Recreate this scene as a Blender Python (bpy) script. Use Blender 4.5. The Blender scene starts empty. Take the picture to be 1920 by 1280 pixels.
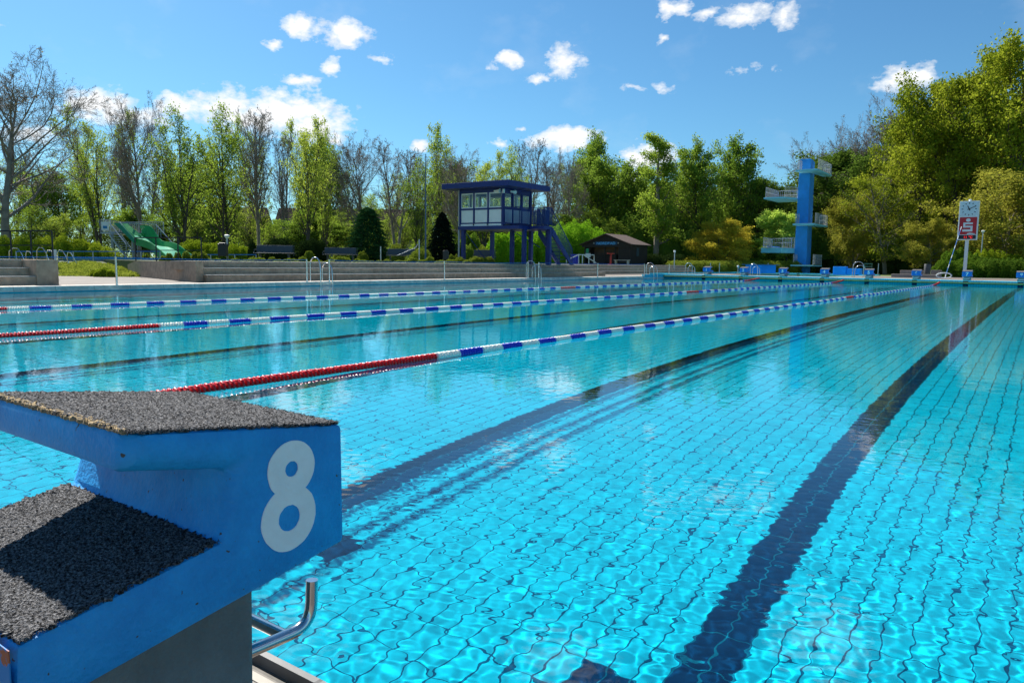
import bpy, bmesh, math, random
import numpy as np
from mathutils import Vector, Matrix
S = bpy.context.scene
COL = S.collection
PI = math.pi

# ---------------------------------------------------------------- camera
FPX, CAMH = 1390.48, 0.9536
R_ = np.array([0.81147, 0.58425, 0.01322]); U_ = np.array([-0.07279, 0.07859, 0.99425]); F_ = np.array([-0.57985, 0.80776, -0.1063])
cam_d = bpy.data.cameras.new('camera'); cam = bpy.data.objects.new('camera', cam_d); COL.objects.link(cam)
cam_d.sensor_width = 36; cam_d.lens = FPX/1920*36; cam_d.clip_start = .05; cam_d.clip_end = 3000
cam.matrix_world = Matrix(((R_[0], U_[0], -F_[0], 0), (R_[1], U_[1], -F_[1], 0), (R_[2], U_[2], -F_[2], CAMH), (0, 0, 0, 1)))
S.camera = cam
# ---------------------------------------------------------------- sky + clouds
SUN = Vector((-1.0, .32, 1.0)).normalized()
world = bpy.data.worlds.new("World"); S.world = world; world.use_nodes = True
wn, wl = world.node_tree.nodes, world.node_tree.links
wn.clear()
out = wn.new('ShaderNodeOutputWorld'); bg = wn.new('ShaderNodeBackground'); wl.new(bg.outputs[0], out.inputs[0])
sky = wn.new('ShaderNodeTexSky'); sky.sky_type = 'NISHITA'; sky.sun_disc = False
sky.sun_elevation = math.asin(SUN.z); sky.sun_rotation = math.atan2(SUN.x, SUN.y)
sky.air_density = 1.0; sky.dust_density = .4; sky.ozone_density = 3.5; sky.altitude = 0
bg.inputs[1].default_value = .061
CLOUDS = [(-0.8945,0.2844,0.0272,0.0153,1.0),(-0.8392,0.2810,0.0333,0.0167,1.0),(-0.9331,0.2572,0.0126,0.0048,0.7),(-0.8581,0.2407,0.0145,0.0111,0.9),(-0.8988,0.2205,0.0227,0.0087,0.8),(-1.1226,0.1776,0.0374,0.0156,1.0),(-1.0383,0.1831,0.0285,0.0144,1.0),(-0.9813,0.1881,0.0386,0.0220,1.0),(-0.9123,0.1864,0.0735,0.0238,1.0),(-0.8525,0.1559,0.0134,0.0104,0.9),(-0.7940,0.2533,0.0149,0.0062,0.6),(-0.7464,0.1495,0.0153,0.0073,0.9),(-0.6359,0.2600,0.0222,0.0112,1.0),(-0.5581,0.2567,0.0235,0.0199,0.8),(-0.5924,0.2352,0.0195,0.0051,0.6),(-0.5525,0.1628,0.0459,0.0159,1.0),(-0.6366,0.1568,0.0127,0.0080,0.8),(-0.4461,0.1422,0.0406,0.0159,1.0),(-0.4228,0.3141,0.0224,0.0105,0.9),(-0.3845,0.3074,0.0194,0.0082,0.6),(-0.3362,0.3031,0.0376,0.0139,0.8),(-0.2842,0.2956,0.0159,0.0160,0.7),(-0.1490,0.2177,0.0314,0.0149,1.0),(-0.4342,0.2837,0.0093,0.0084,0.7),(-0.4339,0.2193,0.0228,0.0063,0.5),(-0.3267,0.2384,0.0439,0.0061,0.3),(-0.4746,0.2215,0.0204,0.0051,0.4),(-1.1892,0.1344,0.0306,0.0114,0.6),(-0.4713,0.1135,0.0275,0.0095,0.7),(-1.2105,0.2434,0.0058,0.0042,0.4),(-0.6123,0.1738,0.0112,0.0053,0.6)]
# a few more outside the frame, so that the water and metal mirror a sky with clouds in it
CLOUDS += [(-1.10, .165, .06, .014, .8), (-.96, .172, .06, .018, .9), (-.885, .17, .05, .020, .9)]
CLOUDS += [(-1.5, .30, .10, .03, .9), (-.95, .47, .10, .035, .8), (-.55, .52, .08, .03, .8), (-.2, .45, .07, .03, .9), (.3, .3, .1, .03, .9), (-1.25, .6, .1, .04, .8), (.9, .5, .12, .04, .9), (-2.3, .4, .15, .05, .9), (2.2, .4, .15, .05, .9), (3.0, .6, .2, .06, .8)]
def M(op, a, b=None, c=None, nt=None, clamp=False):
    nt = nt or world.node_tree
    n = nt.nodes.new('ShaderNodeMath'); n.operation = op; n.use_clamp = clamp
    for i, v in enumerate((a, b, c)):
        if v is None: continue
        if isinstance(v, (int, float)): n.inputs[i].default_value = v
        else: nt.links.new(v, n.inputs[i])
    return n.outputs[0]
tc = wn.new('ShaderNodeTexCoord'); sep = wn.new('ShaderNodeSeparateXYZ'); wl.new(tc.outputs['Generated'], sep.inputs[0])
az = M('ARCTAN2', sep.outputs[0], sep.outputs[1]); el = M('ARCSINE', sep.outputs[2])
def wnoise(scale, det, off, rough=.55):
    mp = wn.new('ShaderNodeMapping'); mp.inputs['Location'].default_value = (off, off*.7, off*.3); mp.inputs['Scale'].default_value = (1, 1, 1.6)
    wl.new(tc.outputs['Generated'], mp.inputs[0])
    n = wn.new('ShaderNodeTexNoise'); n.inputs['Scale'].default_value = scale; n.inputs['Detail'].default_value = det; n.inputs['Roughness'].default_value = rough
    wl.new(mp.outputs[0], n.inputs[0]); return n.outputs[0]
az2 = M('ADD', az, M('MULTIPLY', M('SUBTRACT', wnoise(26, 6, 3.1), .5), .045)); el2 = M('ADD', el, M('MULTIPLY', M('SUBTRACT', wnoise(30, 6, 7.7), .5), .026))
cmb = wn.new('ShaderNodeCombineXYZ'); wl.new(az2, cmb.inputs[0]); wl.new(el2, cmb.inputs[1])
dens = None
for a, e, ra, re, w in CLOUDS:
    s = wn.new('ShaderNodeVectorMath'); s.operation = 'SUBTRACT'; wl.new(cmb.outputs[0], s.inputs[0]); s.inputs[1].default_value = (a, e-.2*re, 0)
    m = wn.new('ShaderNodeVectorMath'); m.operation = 'MULTIPLY'; wl.new(s.outputs[0], m.inputs[0]); m.inputs[1].default_value = (1/(ra*1.32), 1/(re*1.40), 0)
    l = wn.new('ShaderNodeVectorMath'); l.operation = 'LENGTH'; wl.new(m.outputs[0], l.inputs[0])
    v = M('MULTIPLY', M('SUBTRACT', 1.0, l.outputs['Value'], clamp=True), w)
    dens = v if dens is None else M('MAXIMUM', dens, v)
fb = wnoise(60, 7, 1.3, .6)
fb2 = wnoise(9, 5, 5.3, .6)
val = M('ADD', M('MULTIPLY', dens, 1.5), M('MULTIPLY', M('SUBTRACT', fb, .5), 2.1))
mask = M('MULTIPLY', M('SUBTRACT', val, .26), 1.35, clamp=True)
mask = M('MULTIPLY', mask, M('MULTIPLY', dens, 8, clamp=True))
mask = M('POWER', mask, .8)
# very faint high haze
veil = M('MULTIPLY', M('SUBTRACT', fb2, .55, clamp=True), .5)
mask = M('MAXIMUM', mask, veil)
crmp = wn.new('ShaderNodeValToRGB'); wl.new(M('MULTIPLY', M('ADD', M('MULTIPLY', wnoise(38, 4, 9.0), .9), M('MULTIPLY', dens, .35)), 1.0), crmp.inputs[0])
crmp.color_ramp.elements[0].position = .30; crmp.color_ramp.elements[0].color = (6.2, 6.9, 7.7, 1)
crmp.color_ramp.elements[1].position = .60; crmp.color_ramp.elements[1].color = (8.9, 9.1, 9.3, 1)
tint = wn.new('ShaderNodeMix'); tint.data_type = 'RGBA'; tint.blend_type = 'MULTIPLY'; tint.inputs[0].default_value = 1
wl.new(sky.outputs[0], tint.inputs[6]); tint.inputs[7].default_value = (.53, .91, 1.06, 1)
mx = wn.new('ShaderNodeMix'); mx.data_type = 'RGBA'; wl.new(mask, mx.inputs[0]); wl.new(tint.outputs[2], mx.inputs[6]); wl.new(crmp.outputs[0], mx.inputs[7])
wl.new(mx.outputs[2], bg.inputs[0])
# ---------------------------------------------------------------- sun
sd = bpy.data.lights.new('sun', 'SUN'); sd.energy = 4.6; sd.angle = math.radians(.53); sd.color = (1, .95, .87)
sun = bpy.data.objects.new('sun', sd); COL.objects.link(sun); sun.location = (-30, 10, 40)
sun.rotation_euler = (-SUN).to_track_quat('-Z', 'Y').to_euler()
sd.cycles.is_caustics_light = True
# ---------------------------------------------------------------- exposure
S.view_settings.view_transform = 'Standard'; S.view_settings.look = 'None'; S.view_settings.gamma = 1; S.view_settings.exposure = .92
S.cycles.use_denoising = True
S.cycles.max_bounces = 8; S.cycles.transparent_max_bounces = 8; S.cycles.blur_glossy = .3
S.cycles.sample_clamp_indirect = 6

# ================================================================= helpers
def at(px, py, depth):
    d = R_*((px-960)/FPX) - U_*((py-640)/FPX) + F_
    return Vector((d*depth)) + Vector((0, 0, CAMH))
def zat(py, x, y):
    a = x*U_[0]+y*U_[1]; b = x*F_[0]+y*F_[1]; k = (640-py)/FPX
    return CAMH + (k*b-a)/(U_[2]-k*F_[2])
def ground(px, depth, z):
    v = at(px, 500, depth); return Vector((v.x, v.y, z))
def tag(o, label=None, cat=None, group=None, kind=None):
    if label: o['label'] = label
    if cat: o['category'] = cat
    if group: o['group'] = group
    if kind: o['kind'] = kind
    return o
def thing(name, label, cat, loc, group=None, rz=0):
    o = bpy.data.objects.new(name, None); COL.objects.link(o); o.location = loc; o.rotation_euler = (0, 0, rz)
    o.empty_display_size = .2
    return tag(o, label, cat, group)
def kids(o): return [c for c in bpy.data.objects if c.parent == o]
def copy_tree(o, parent=None, cache={}):
    c = o.copy(); COL.objects.link(c)
    if parent: c.parent = parent
    for ch in kids(o): copy_tree(ch, c)
    return c
def np_mesh(name, V, Q, mat, smooth=False):
    V = np.ascontiguousarray(V, dtype=np.float32).reshape(-1, 3); Q = np.ascontiguousarray(Q, dtype=np.int32)
    n = Q.shape[1]; me = bpy.data.meshes.new(name)
    me.vertices.add(len(V)); me.vertices.foreach_set('co', V.ravel())
    me.loops.add(Q.size); me.loops.foreach_set('vertex_index', Q.ravel())
    me.polygons.add(len(Q)); me.polygons.foreach_set('loop_start', np.arange(0, Q.size, n, dtype=np.int32))
    me.update(calc_edges=True); me.materials.append(mat)
    if smooth: me.shade_smooth()
    return me
class MB:
    def __init__(s): s.v = []; s.f = []
    def add(s, vs, fs):
        b = len(s.v); s.v += [tuple(v) for v in vs]; s.f += [tuple(b+i for i in f) for f in fs]; return s
    def box(s, c, d, rz=0, rx=0):
        m = Matrix.Rotation(rz, 3, 'Z') @ Matrix.Rotation(rx, 3, 'X'); c = Vector(c)
        vs = [c + m @ Vector((x*d[0]/2, y*d[1]/2, z*d[2]/2)) for z in (-1, 1) for x, y in ((-1, -1), (1, -1), (1, 1), (-1, 1))]
        return s.add(vs, [(3, 2, 1, 0), (4, 5, 6, 7), (0, 1, 5, 4), (1, 2, 6, 5), (2, 3, 7, 6), (3, 0, 4, 7)])
    def bb(s, a, b):
        return s.box([(a[i]+b[i])/2 for i in range(3)], [abs(b[i]-a[i]) for i in range(3)])
    def tube(s, pts, r, n=8, cap=True):
        pts = [Vector(p) for p in pts]; N = len(pts); rs = r if isinstance(r, (list, tuple)) else [r]*N; vs = []
        up = Vector((.013, .007, 1))
        for i, p in enumerate(pts):
            t = (pts[min(i+1, N-1)]-pts[max(i-1, 0)]).normalized()
            if i == 0:
                a = t.cross(up)
                if a.length < .1: a = t.cross(Vector((1, .02, 0)))
            else: a = la-t*la.dot(t)
            a.normalize(); b = a.cross(t).normalized(); la = a
            vs += [p+a*(rs[i]*math.cos(2*PI*k/n))+b*(rs[i]*math.sin(2*PI*k/n)) for k in range(n)]
        fs = [(i*n+k, i*n+(k+1) % n, (i+1)*n+(k+1) % n, (i+1)*n+k) for i in range(N-1) for k in range(n)]
        if cap: fs += [tuple(range(n))[::-1], tuple((N-1)*n+k for k in range(n))]
        return s.add(vs, fs)
    def prism(s, poly, ext):
        n = len(poly); ext = Vector(ext); a = [Vector(p) for p in poly]; b = [p+ext for p in a]
        return s.add(a+b, [tuple(range(n))[::-1], tuple(range(n, 2*n))]+[(i, (i+1) % n, n+(i+1) % n, n+i) for i in range(n)])
    def lathe(s, c, prof, n=12):
        c = Vector(c); vs = [c+Vector((r*math.cos(2*PI*k/n), r*math.sin(2*PI*k/n), z)) for r, z in prof for k in range(n)]
        fs = [(i*n+k, i*n+(k+1) % n, (i+1)*n+(k+1) % n, (i+1)*n+k) for i in range(len(prof)-1) for k in range(n)]
        fs += [tuple(range(n))[::-1], tuple((len(prof)-1)*n+k for k in range(n))]
        return s.add(vs, fs)
    def build(s, name, mat, parent=None, smooth=False, bevel=0, seg=2, world=True):
        off = parent.location if (parent is not None and world) else Vector((0, 0, 0))
        me = bpy.data.meshes.new(name); me.from_pydata([(v[0]-off[0], v[1]-off[1], v[2]-off[2]) for v in s.v], [], s.f)
        bm = bmesh.new(); bm.from_mesh(me); bmesh.ops.recalc_face_normals(bm, faces=bm.faces); bm.to_mesh(me); bm.free()
        me.materials.append(mat)
        if smooth:
            me.shade_smooth()
            if smooth != 'all': me.set_sharp_from_angle(angle=math.radians(40))
        o = bpy.data.objects.new(name, me); COL.objects.link(o)
        if parent: o.parent = parent
        if bevel:
            b = o.modifiers.new('bevel', 'BEVEL'); b.width = bevel; b.segments = seg; b.limit_method = 'ANGLE'; b.angle_limit = math.radians(30)
        return o
# ---------------------------------------------------------------- materials
def mat(name, col, rough=.7, metal=0, var=0, vscale=3, bump=0, bscale=40, spec=.5, col2=None, detail=6, coord='Object', stretch=None, extra=None, clear=0):
    m = bpy.data.materials.new(name); m.use_nodes = True; nt = m.node_tree; b = nt.nodes['Principled BSDF']
    b.inputs['Base Color'].default_value = (*col, 1); b.inputs['Roughness'].default_value = rough; b.inputs['Metallic'].default_value = metal
    b.inputs['Specular IOR Level'].default_value = spec
    if clear: b.inputs['Coat Weight'].default_value = clear
    t = nt.nodes.new('ShaderNodeTexCoord'); mp = nt.nodes.new('ShaderNodeMapping'); nt.links.new(t.outputs[coord], mp.inputs[0])
    if stretch: mp.inputs['Scale'].default_value = stretch
    if var or col2:
        n = nt.nodes.new('ShaderNodeTexNoise'); n.inputs['Scale'].default_value = vscale; n.inputs['Detail'].default_value = detail; n.inputs['Roughness'].default_value = .62
        nt.links.new(mp.outputs[0], n.inputs[0])
        r = nt.nodes.new('ShaderNodeValToRGB'); nt.links.new(n.outputs[0], r.inputs[0])
        c2 = col2 or tuple(c*(1+var) for c in col); c1 = tuple(c*(1-var) for c in col)
        r.color_ramp.elements[0].position = .32; r.color_ramp.elements[0].color = (*c1, 1)
        r.color_ramp.elements[1].position = .68; r.color_ramp.elements[1].color = (*c2, 1)
        nt.links.new(r.outputs[0], b.inputs['Base Color'])
    if bump:
        n = nt.nodes.new('ShaderNodeTexNoise'); n.inputs['Scale'].default_value = bscale; n.inputs['Detail'].default_value = 5
        nt.links.new(mp.outputs[0], n.inputs[0])
        bp = nt.nodes.new('ShaderNodeBump'); bp.inputs['Strength'].default_value = bump; bp.inputs['Distance'].default_value = .01
        nt.links.new(n.outputs[0], bp.inputs['Height']); nt.links.new(bp.outputs[0], b.inputs['Normal'])
    return m
def foliage(name, c1, c2, trans=.4, scale=.45):
    m = bpy.data.materials.new(name); m.use_nodes = True; nt = m.node_tree; nt.nodes.clear()
    o = nt.nodes.new('ShaderNodeOutputMaterial'); d = nt.nodes.new('ShaderNodeBsdfDiffuse'); tr = nt.nodes.new('ShaderNodeBsdfTranslucent'); mx = nt.nodes.new('ShaderNodeMixShader')
    t = nt.nodes.new('ShaderNodeTexCoord'); n = nt.nodes.new('ShaderNodeTexNoise'); n.inputs['Scale'].default_value = scale; n.inputs['Detail'].default_value = 8; n.inputs['Roughness'].default_value = .75
    nt.links.new(t.outputs['Object'], n.inputs[0])
    oi = nt.nodes.new('ShaderNodeObjectInfo'); fac = M('ADD', n.outputs[0], M('MULTIPLY', M('SUBTRACT', oi.outputs['Random'], .5, nt=nt), .25, nt=nt), nt=nt)
    r = nt.nodes.new('ShaderNodeValToRGB'); nt.links.new(fac, r.inputs[0]); r.color_ramp.elements[0].position = .3; r.color_ramp.elements[0].color = (*c1, 1)
    r.color_ramp.elements[1].position = .7; r.color_ramp.elements[1].color = (*c2, 1)
    nt.links.new(r.outputs[0], d.inputs[0]); nt.links.new(r.outputs[0], tr.inputs[0])
    mx.inputs[0].default_value = trans; nt.links.new(d.outputs[0], mx.inputs[1]); nt.links.new(tr.outputs[0], mx.inputs[2]); nt.links.new(mx.outputs[0], o.inputs[0])
    return m
steel = mat('stainless_steel', (.62, .62, .62), .16, 1, var=.12, vscale=14, stretch=(1, 1, .2))
steel_far = mat('dull_steel', (.45, .47, .49), .42, .6, var=.1)
conc = mat('board_concrete', (.46, .44, .40), .9, var=.18, vscale=2.2, bump=.35, bscale=60)
conc_dark = None
deck_m = mat('deck_slabs', (.30, .28, .25), .85, var=.14, vscale=1.2, bump=.25, bscale=50)
black_paint = mat('black_paint', (.015, .016, .018), .45)
navy = mat('navy_paint', (.002, .017, .145), .5, var=.10, vscale=2)
white_panel = mat('white_panel', (.72, .76, .76), .5, var=.04)
tower_blue = mat('tower_blue_paint', (.010, .27, .76), .6, var=.14, vscale=1.3, bump=.1)
light_blue = mat('light_blue_paint', (.20, .62, .78), .55, var=.08)
rope_blue = mat('blue_rope', (.02, .16, .50), .6)
red_pl = mat('red_plastic', (.72, .008, .010), .32, var=.08, vscale=9)
blue_pl = mat('blue_plastic', (.010, .035, .50), .32, var=.08, vscale=9)
white_pl = mat('white_plastic', (.80, .82, .74), .38, var=.06, vscale=9)
bark = mat('bark', (.075, .060, .046), .95, var=.35, vscale=2.5)
bark_pale = mat('pale_bark', (.20, .165, .125), .95, var=.3, vscale=2.5)
bark_grey = mat('grey_twigs', (.22, .19, .16), .95, var=.3, vscale=2.5)

# ================================================================= ground, basin, water
X0, X1, Y0, Y1 = -21.5, 1.6, 1.03, 47.8
FLOOR = -1.85
def tiles(name, axis_lane=True, base=(.002, .405, .535), mortar=(.0, .07, .14)):
    m = bpy.data.materials.new(name); m.use_nodes = True; nt = m.node_tree; b = nt.nodes['Principled BSDF']; b.inputs['Roughness'].default_value = .5
    b.inputs['Specular IOR Level'].default_value = .0
    g = nt.nodes.new('ShaderNodeNewGeometry'); sp = nt.nodes.new('ShaderNodeSeparateXYZ'); nt.links.new(g.outputs['Position'], sp.inputs[0])
    def near(v, per, off, half):
        w = M('WRAP', M('SUBTRACT', v, off, nt=nt), per/2, -per/2, nt=nt)
        return M('LESS_THAN', M('ABSOLUTE', w, nt=nt), half, nt=nt)
    mx_ = near(sp.outputs[0], .125, -1.14, .0048); my_ = near(sp.outputs[1], .25, 2.9, .0036); mz_ = near(sp.outputs[2], .125, 0.02, .004)
    nx = nt.nodes.new('ShaderNodeSeparateXYZ'); nt.links.new(g.outputs['True Normal'], nx.inputs[0])
    ax = [M('LESS_THAN', M('ABSOLUTE', nx.outputs[i], nt=nt), .5, nt=nt) for i in range(3)]
    grout = M('MAXIMUM', M('MAXIMUM', M('MULTIPLY', mx_, ax[0], nt=nt), M('MULTIPLY', my_, ax[1], nt=nt), nt=nt), M('MULTIPLY', mz_, ax[2], nt=nt), nt=nt)
    lane = near(sp.outputs[0], 2.5, -1.14, .125); tee = near(sp.outputs[0], 2.5, -1.14, .5)
    yin = M('MULTIPLY', M('GREATER_THAN', sp.outputs[1], 2.65, nt=nt), M('LESS_THAN', sp.outputs[1], 45.9, nt=nt), nt=nt)
    tb = M('MAXIMUM', M('LESS_THAN', M('ABSOLUTE', M('SUBTRACT', sp.outputs[1], 2.775, nt=nt), nt=nt), .125, nt=nt), M('LESS_THAN', M('ABSOLUTE', M('SUBTRACT', sp.outputs[1], 45.775, nt=nt), nt=nt), .125, nt=nt), nt=nt)
    isf = M('GREATER_THAN', nx.outputs[2], .5, nt=nt); xin = M('GREATER_THAN', sp.outputs[0], -20.0, nt=nt)
    dark = M('MULTIPLY', M('MULTIPLY', isf, xin, nt=nt), M('MAXIMUM', M('MULTIPLY', lane, yin, nt=nt), M('MULTIPLY', tee, tb, nt=nt), nt=nt), nt=nt)
    # end wall stripes
    isw = M('GREATER_THAN', M('ABSOLUTE', nx.outputs[1], nt=nt), .5, nt=nt)
    dark = M('MAXIMUM', dark, M('MULTIPLY', M('MULTIPLY', isw, lane, nt=nt), xin, nt=nt), nt=nt)
    # each tile slightly different
    vn = nt.nodes.new('ShaderNodeTexWhiteNoise'); vn.noise_dimensions = '3D'
    sn = nt.nodes.new('ShaderNodeVectorMath'); sn.operation = 'SNAP'; nt.links.new(g.outputs['Position'], sn.inputs[0]); sn.inputs[1].default_value = (.125, .25, .125)
    nt.links.new(sn.outputs[0], vn.inputs[0])
    ns = nt.nodes.new('ShaderNodeTexNoise'); ns.inputs['Scale'].default_value = .35; ns.inputs['Detail'].default_value = 5; nt.links.new(g.outputs['Position'], ns.inputs[0])
    k = M('ADD', M('ADD', M('MULTIPLY', vn.outputs[0], .13, nt=nt), M('MULTIPLY', ns.outputs[0], .25, nt=nt), nt=nt), .80, nt=nt)
    def mix(f, a, c, bt='MIX'):
        q = nt.nodes.new('ShaderNodeMix'); q.data_type = 'RGBA'; q.blend_type = bt
        if isinstance(f, float): q.inputs[0].default_value = f
        else: nt.links.new(f, q.inputs[0])
        for i, v in ((6, a), (7, c)):
            if isinstance(v, tuple): q.inputs[i].default_value = (*v, 1)
            else: nt.links.new(v, q.inputs[i])
        return q.outputs[2]
    vk = nt.nodes.new('ShaderNodeCombineColor'); [nt.links.new(k, vk.inputs[i]) for i in range(3)]
    lt = mix(grout, mix(1.0, base, vk.outputs[0], 'MULTIPLY'), mortar)
    dk = mix(grout, (.0, .022, .065), (.0, .10, .16))
    nt.links.new(mix(dark, lt, dk), b.inputs['Base Color'])
    return m
tile_m = tiles('pool_tiles')
def receiver(o): o.cycles.is_caustics_receiver = True; return o
b = MB(); e = .0
b.add([(X0, Y0, FLOOR), (X1, Y0, FLOOR), (X1, Y1, FLOOR), (X0, Y1, FLOOR)], [(0, 1, 2, 3)])
receiver(tag(b.build('pool_floor', tile_m), kind='structure'))
b = MB()
b.bb((X0-.3, Y0-.35, FLOOR), (X0, Y1+.3, .02)); b.bb((X1, Y0-.35, FLOOR), (X1+.3, Y1+.3, .02)); b.bb((X0, Y0-.35, FLOOR), (X1, Y0, -.018)); b.bb((X0, Y1+.002, FLOOR), (X1, Y1+.3, .072))
receiver(tag(b.build('pool_wall', tile_m), kind='structure'))
# --- water: real waves on a mesh that gets coarser with distance
def coords(lo, hi, c, d0, k):
    a = [c]
    while a[-1] < hi: a.append(a[-1]+max(d0, k*abs(a[-1])))
    a[-1] = hi; r = [c]
    while r[-1] > lo: r.append(r[-1]-max(d0, k*abs(r[-1])))
    r[-1] = lo
    return np.array(sorted(set(a+r)))
xs = coords(X0, X1, -1.0, .0085, .0038); ys = coords(Y0, Y1, 2.0, .0085, .0038)
GX, GY = np.meshgrid(xs, ys)
dist = np.sqrt(GX**2+GY**2)
cell = np.maximum(.0085, .0036*dist)
rng = np.random.default_rng(5)
Z = np.zeros_like(GX)
for i in range(64):
    lam = .040*(1.0/.040)**((i+.5)/64)**1.35; lam *= rng.uniform(.9, 1.1)
    k = 2*PI/lam; a = rng.normal(PI*.5+.45, 1.15) if lam < .5 else rng.uniform(0, 2*PI); ph = rng.uniform(0, 2*PI)
    slope = .0050 if lam < .07 else (.0023 if lam < .11 else (.0007 if lam < .2 else .0006))
    fade = np.clip((lam/cell-2.6)/2.6, 0, 1)
    Z += (slope/k)*fade*np.sin(k*(GX*math.cos(a)+GY*math.sin(a))+ph)
# gusts: patches of livelier and calmer water
G = .92+.34*np.sin(GX*.42+.8*np.sin(GY*.23)+1.)*np.sin(GY*.31+.6*np.sin(GX*.37))
Z *= G
ny, nx = GX.shape; I = np.arange(nx*ny).reshape(ny, nx)
Q = np.stack([I[:-1, :-1], I[:-1, 1:], I[1:, 1:], I[1:, :-1]], -1).reshape(-1, 4)
water_m = bpy.data.materials.new('water'); water_m.use_nodes = True; nt = water_m.node_tree; wb = nt.nodes['Principled BSDF']
wb.inputs['Base Color'].default_value = (.80, .985, 1, 1); wb.inputs['Roughness'].default_value = 0; wb.inputs['IOR'].default_value = 1.333; wb.inputs['Transmission Weight'].default_value = 1
tcw = nt.nodes.new('ShaderNodeTexCoord'); mpw = nt.nodes.new('ShaderNodeMapping'); mpw.inputs['Rotation'].default_value = (0, 0, .45); mpw.inputs['Scale'].default_value = (1, 1.5, 1); nt.links.new(tcw.outputs['Object'], mpw.inputs[0])
nzw = nt.nodes.new('ShaderNodeTexNoise'); nzw.inputs['Scale'].default_value = 7.5; nzw.inputs['Detail'].default_value = 2.5; nt.links.new(mpw.outputs[0], nzw.inputs[0])
bpw = nt.nodes.new('ShaderNodeBump'); bpw.inputs['Distance'].default_value = .012; nt.links.new(nzw.outputs[0], bpw.inputs['Height'])
cdw = nt.nodes.new('ShaderNodeNewGeometry'); lw = nt.nodes.new('ShaderNodeVectorMath'); lw.operation = 'LENGTH'; nt.links.new(cdw.outputs['Position'], lw.inputs[0])
mr = nt.nodes.new('ShaderNodeMapRange'); nt.links.new(lw.outputs['Value'], mr.inputs[0]); mr.inputs[1].default_value = 4; mr.inputs[2].default_value = 14; mr.inputs[3].default_value = .04; mr.inputs[4].default_value = .13
nt.links.new(mr.outputs[0], bpw.inputs['Strength']); nt.links.new(bpw.outputs[0], wb.inputs['Normal'])
me = np_mesh('water', np.stack([GX, GY, Z], -1), Q, water_m, True)
water = bpy.data.objects.new('water', me); COL.objects.link(water); tag(water, kind='structure')
water.cycles.is_caustics_caster = True

# --- decks and ground
def sheet(name, pts, z, m, thick=.3):
    b = MB(); b.prism([(x, y, z-thick) for x, y in pts], (0, 0, thick)); return tag(b.build(name, m), kind='structure')
def slab_mat(name, c1, c2, joint, w, h, rot=0, rough=.85):
    m = bpy.data.materials.new(name); m.use_nodes = True; nt = m.node_tree; b = nt.nodes['Principled BSDF']; b.inputs['Roughness'].default_value = rough
    g = nt.nodes.new('ShaderNodeNewGeometry'); br = nt.nodes.new('ShaderNodeTexBrick'); br.offset = 0; br.inputs['Scale'].default_value = 1
    mp = nt.nodes.new('ShaderNodeMapping'); mp.inputs['Rotation'].default_value = (0, 0, rot); nt.links.new(g.outputs['Position'], mp.inputs[0])
    br.inputs['Brick Width'].default_value = w; br.inputs['Row Height'].default_value = h; br.inputs['Mortar Size'].default_value = .006; br.inputs['Color1'].default_value = (*c1, 1); br.inputs['Color2'].default_value = (*c2, 1); br.inputs['Mortar'].default_value = (*joint, 1)
    nt.links.new(mp.outputs[0], br.inputs[0])
    n = nt.nodes.new('ShaderNodeTexNoise'); n.inputs['Scale'].default_value = 6; n.inputs['Detail'].default_value = 9; nt.links.new(g.outputs['Position'], n.inputs[0])
    r = nt.nodes.new('ShaderNodeValToRGB'); nt.links.new(n.outputs[0], r.inputs[0]); r.color_ramp.elements[0].position = .3; r.color_ramp.elements[0].color = (.72, .72, .72, 1); r.color_ramp.elements[1].position = .7; r.color_ramp.elements[1].color = (1.1, 1.1, 1.1, 1)
    q = nt.nodes.new('ShaderNodeMix'); q.data_type = 'RGBA'; q.blend_type = 'MULTIPLY'; q.inputs[0].default_value = 1; nt.links.new(br.outputs[0], q.inputs[6]); nt.links.new(r.outputs[0], q.inputs[7]); nt.links.new(q.outputs[2], b.inputs[0])
    n3 = nt.nodes.new('ShaderNodeTexNoise'); n3.inputs['Scale'].default_value = .55; n3.inputs['Detail'].default_value = 8; n3.inputs['Roughness'].default_value = .7; nt.links.new(g.outputs['Position'], n3.inputs[0])
    g3 = M('ADD', M('MULTIPLY', n3.outputs[0], 1.3, nt=nt), .38, nt=nt); c3 = nt.nodes.new('ShaderNodeCombineColor'); [nt.links.new(g3, c3.inputs[i]) for i in range(3)]
    q3 = nt.nodes.new('ShaderNodeMix'); q3.data_type = 'RGBA'; q3.blend_type = 'MULTIPLY'; q3.inputs[0].default_value = 1; nt.links.new(q.outputs[2], q3.inputs[6]); nt.links.new(c3.outputs[0], q3.inputs[7]); nt.links.new(q3.outputs[2], b.inputs[0])
    bp = nt.nodes.new('ShaderNodeBump'); bp.inputs['Strength'].default_value = .3; bp.inputs['Distance'].default_value = .01; nt.links.new(n.outputs[0], bp.inputs['Height']); nt.links.new(bp.outputs[0], b.inputs['Normal'])
    return m
deck_s = slab_mat('deck_paving', (.185, .155, .130), (.165, .14, .12), (.08, .07, .06), .5, .5)
lip_sunlit = slab_mat('gutter_tiles_sunlit', (.30, .26, .20), (.26, .23, .18), (.12, .10, .08), .25, .25, rough=.45)  # beige tone paints the sunlit stripe on the near lip
grass_m = mat('lawn', (.075, .12, .022), .95, col2=(.15, .20, .04), vscale=1.5, detail=9, bump=.6, bscale=12)
soil_m = mat('bed_soil', (.06, .075, .025), .95, col2=(.10, .12, .03), vscale=2.5, bump=.7, bscale=12)
sheet('ground', [(-600, -300), (-23.6, -300), (-23.6, 700), (-600, 700)], -.02, grass_m, 2.0)
sheet('lawn', [(-23.6, 75), (500, 75), (500, 700), (-23.6, 700)], .16, grass_m, 2.0)
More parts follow.
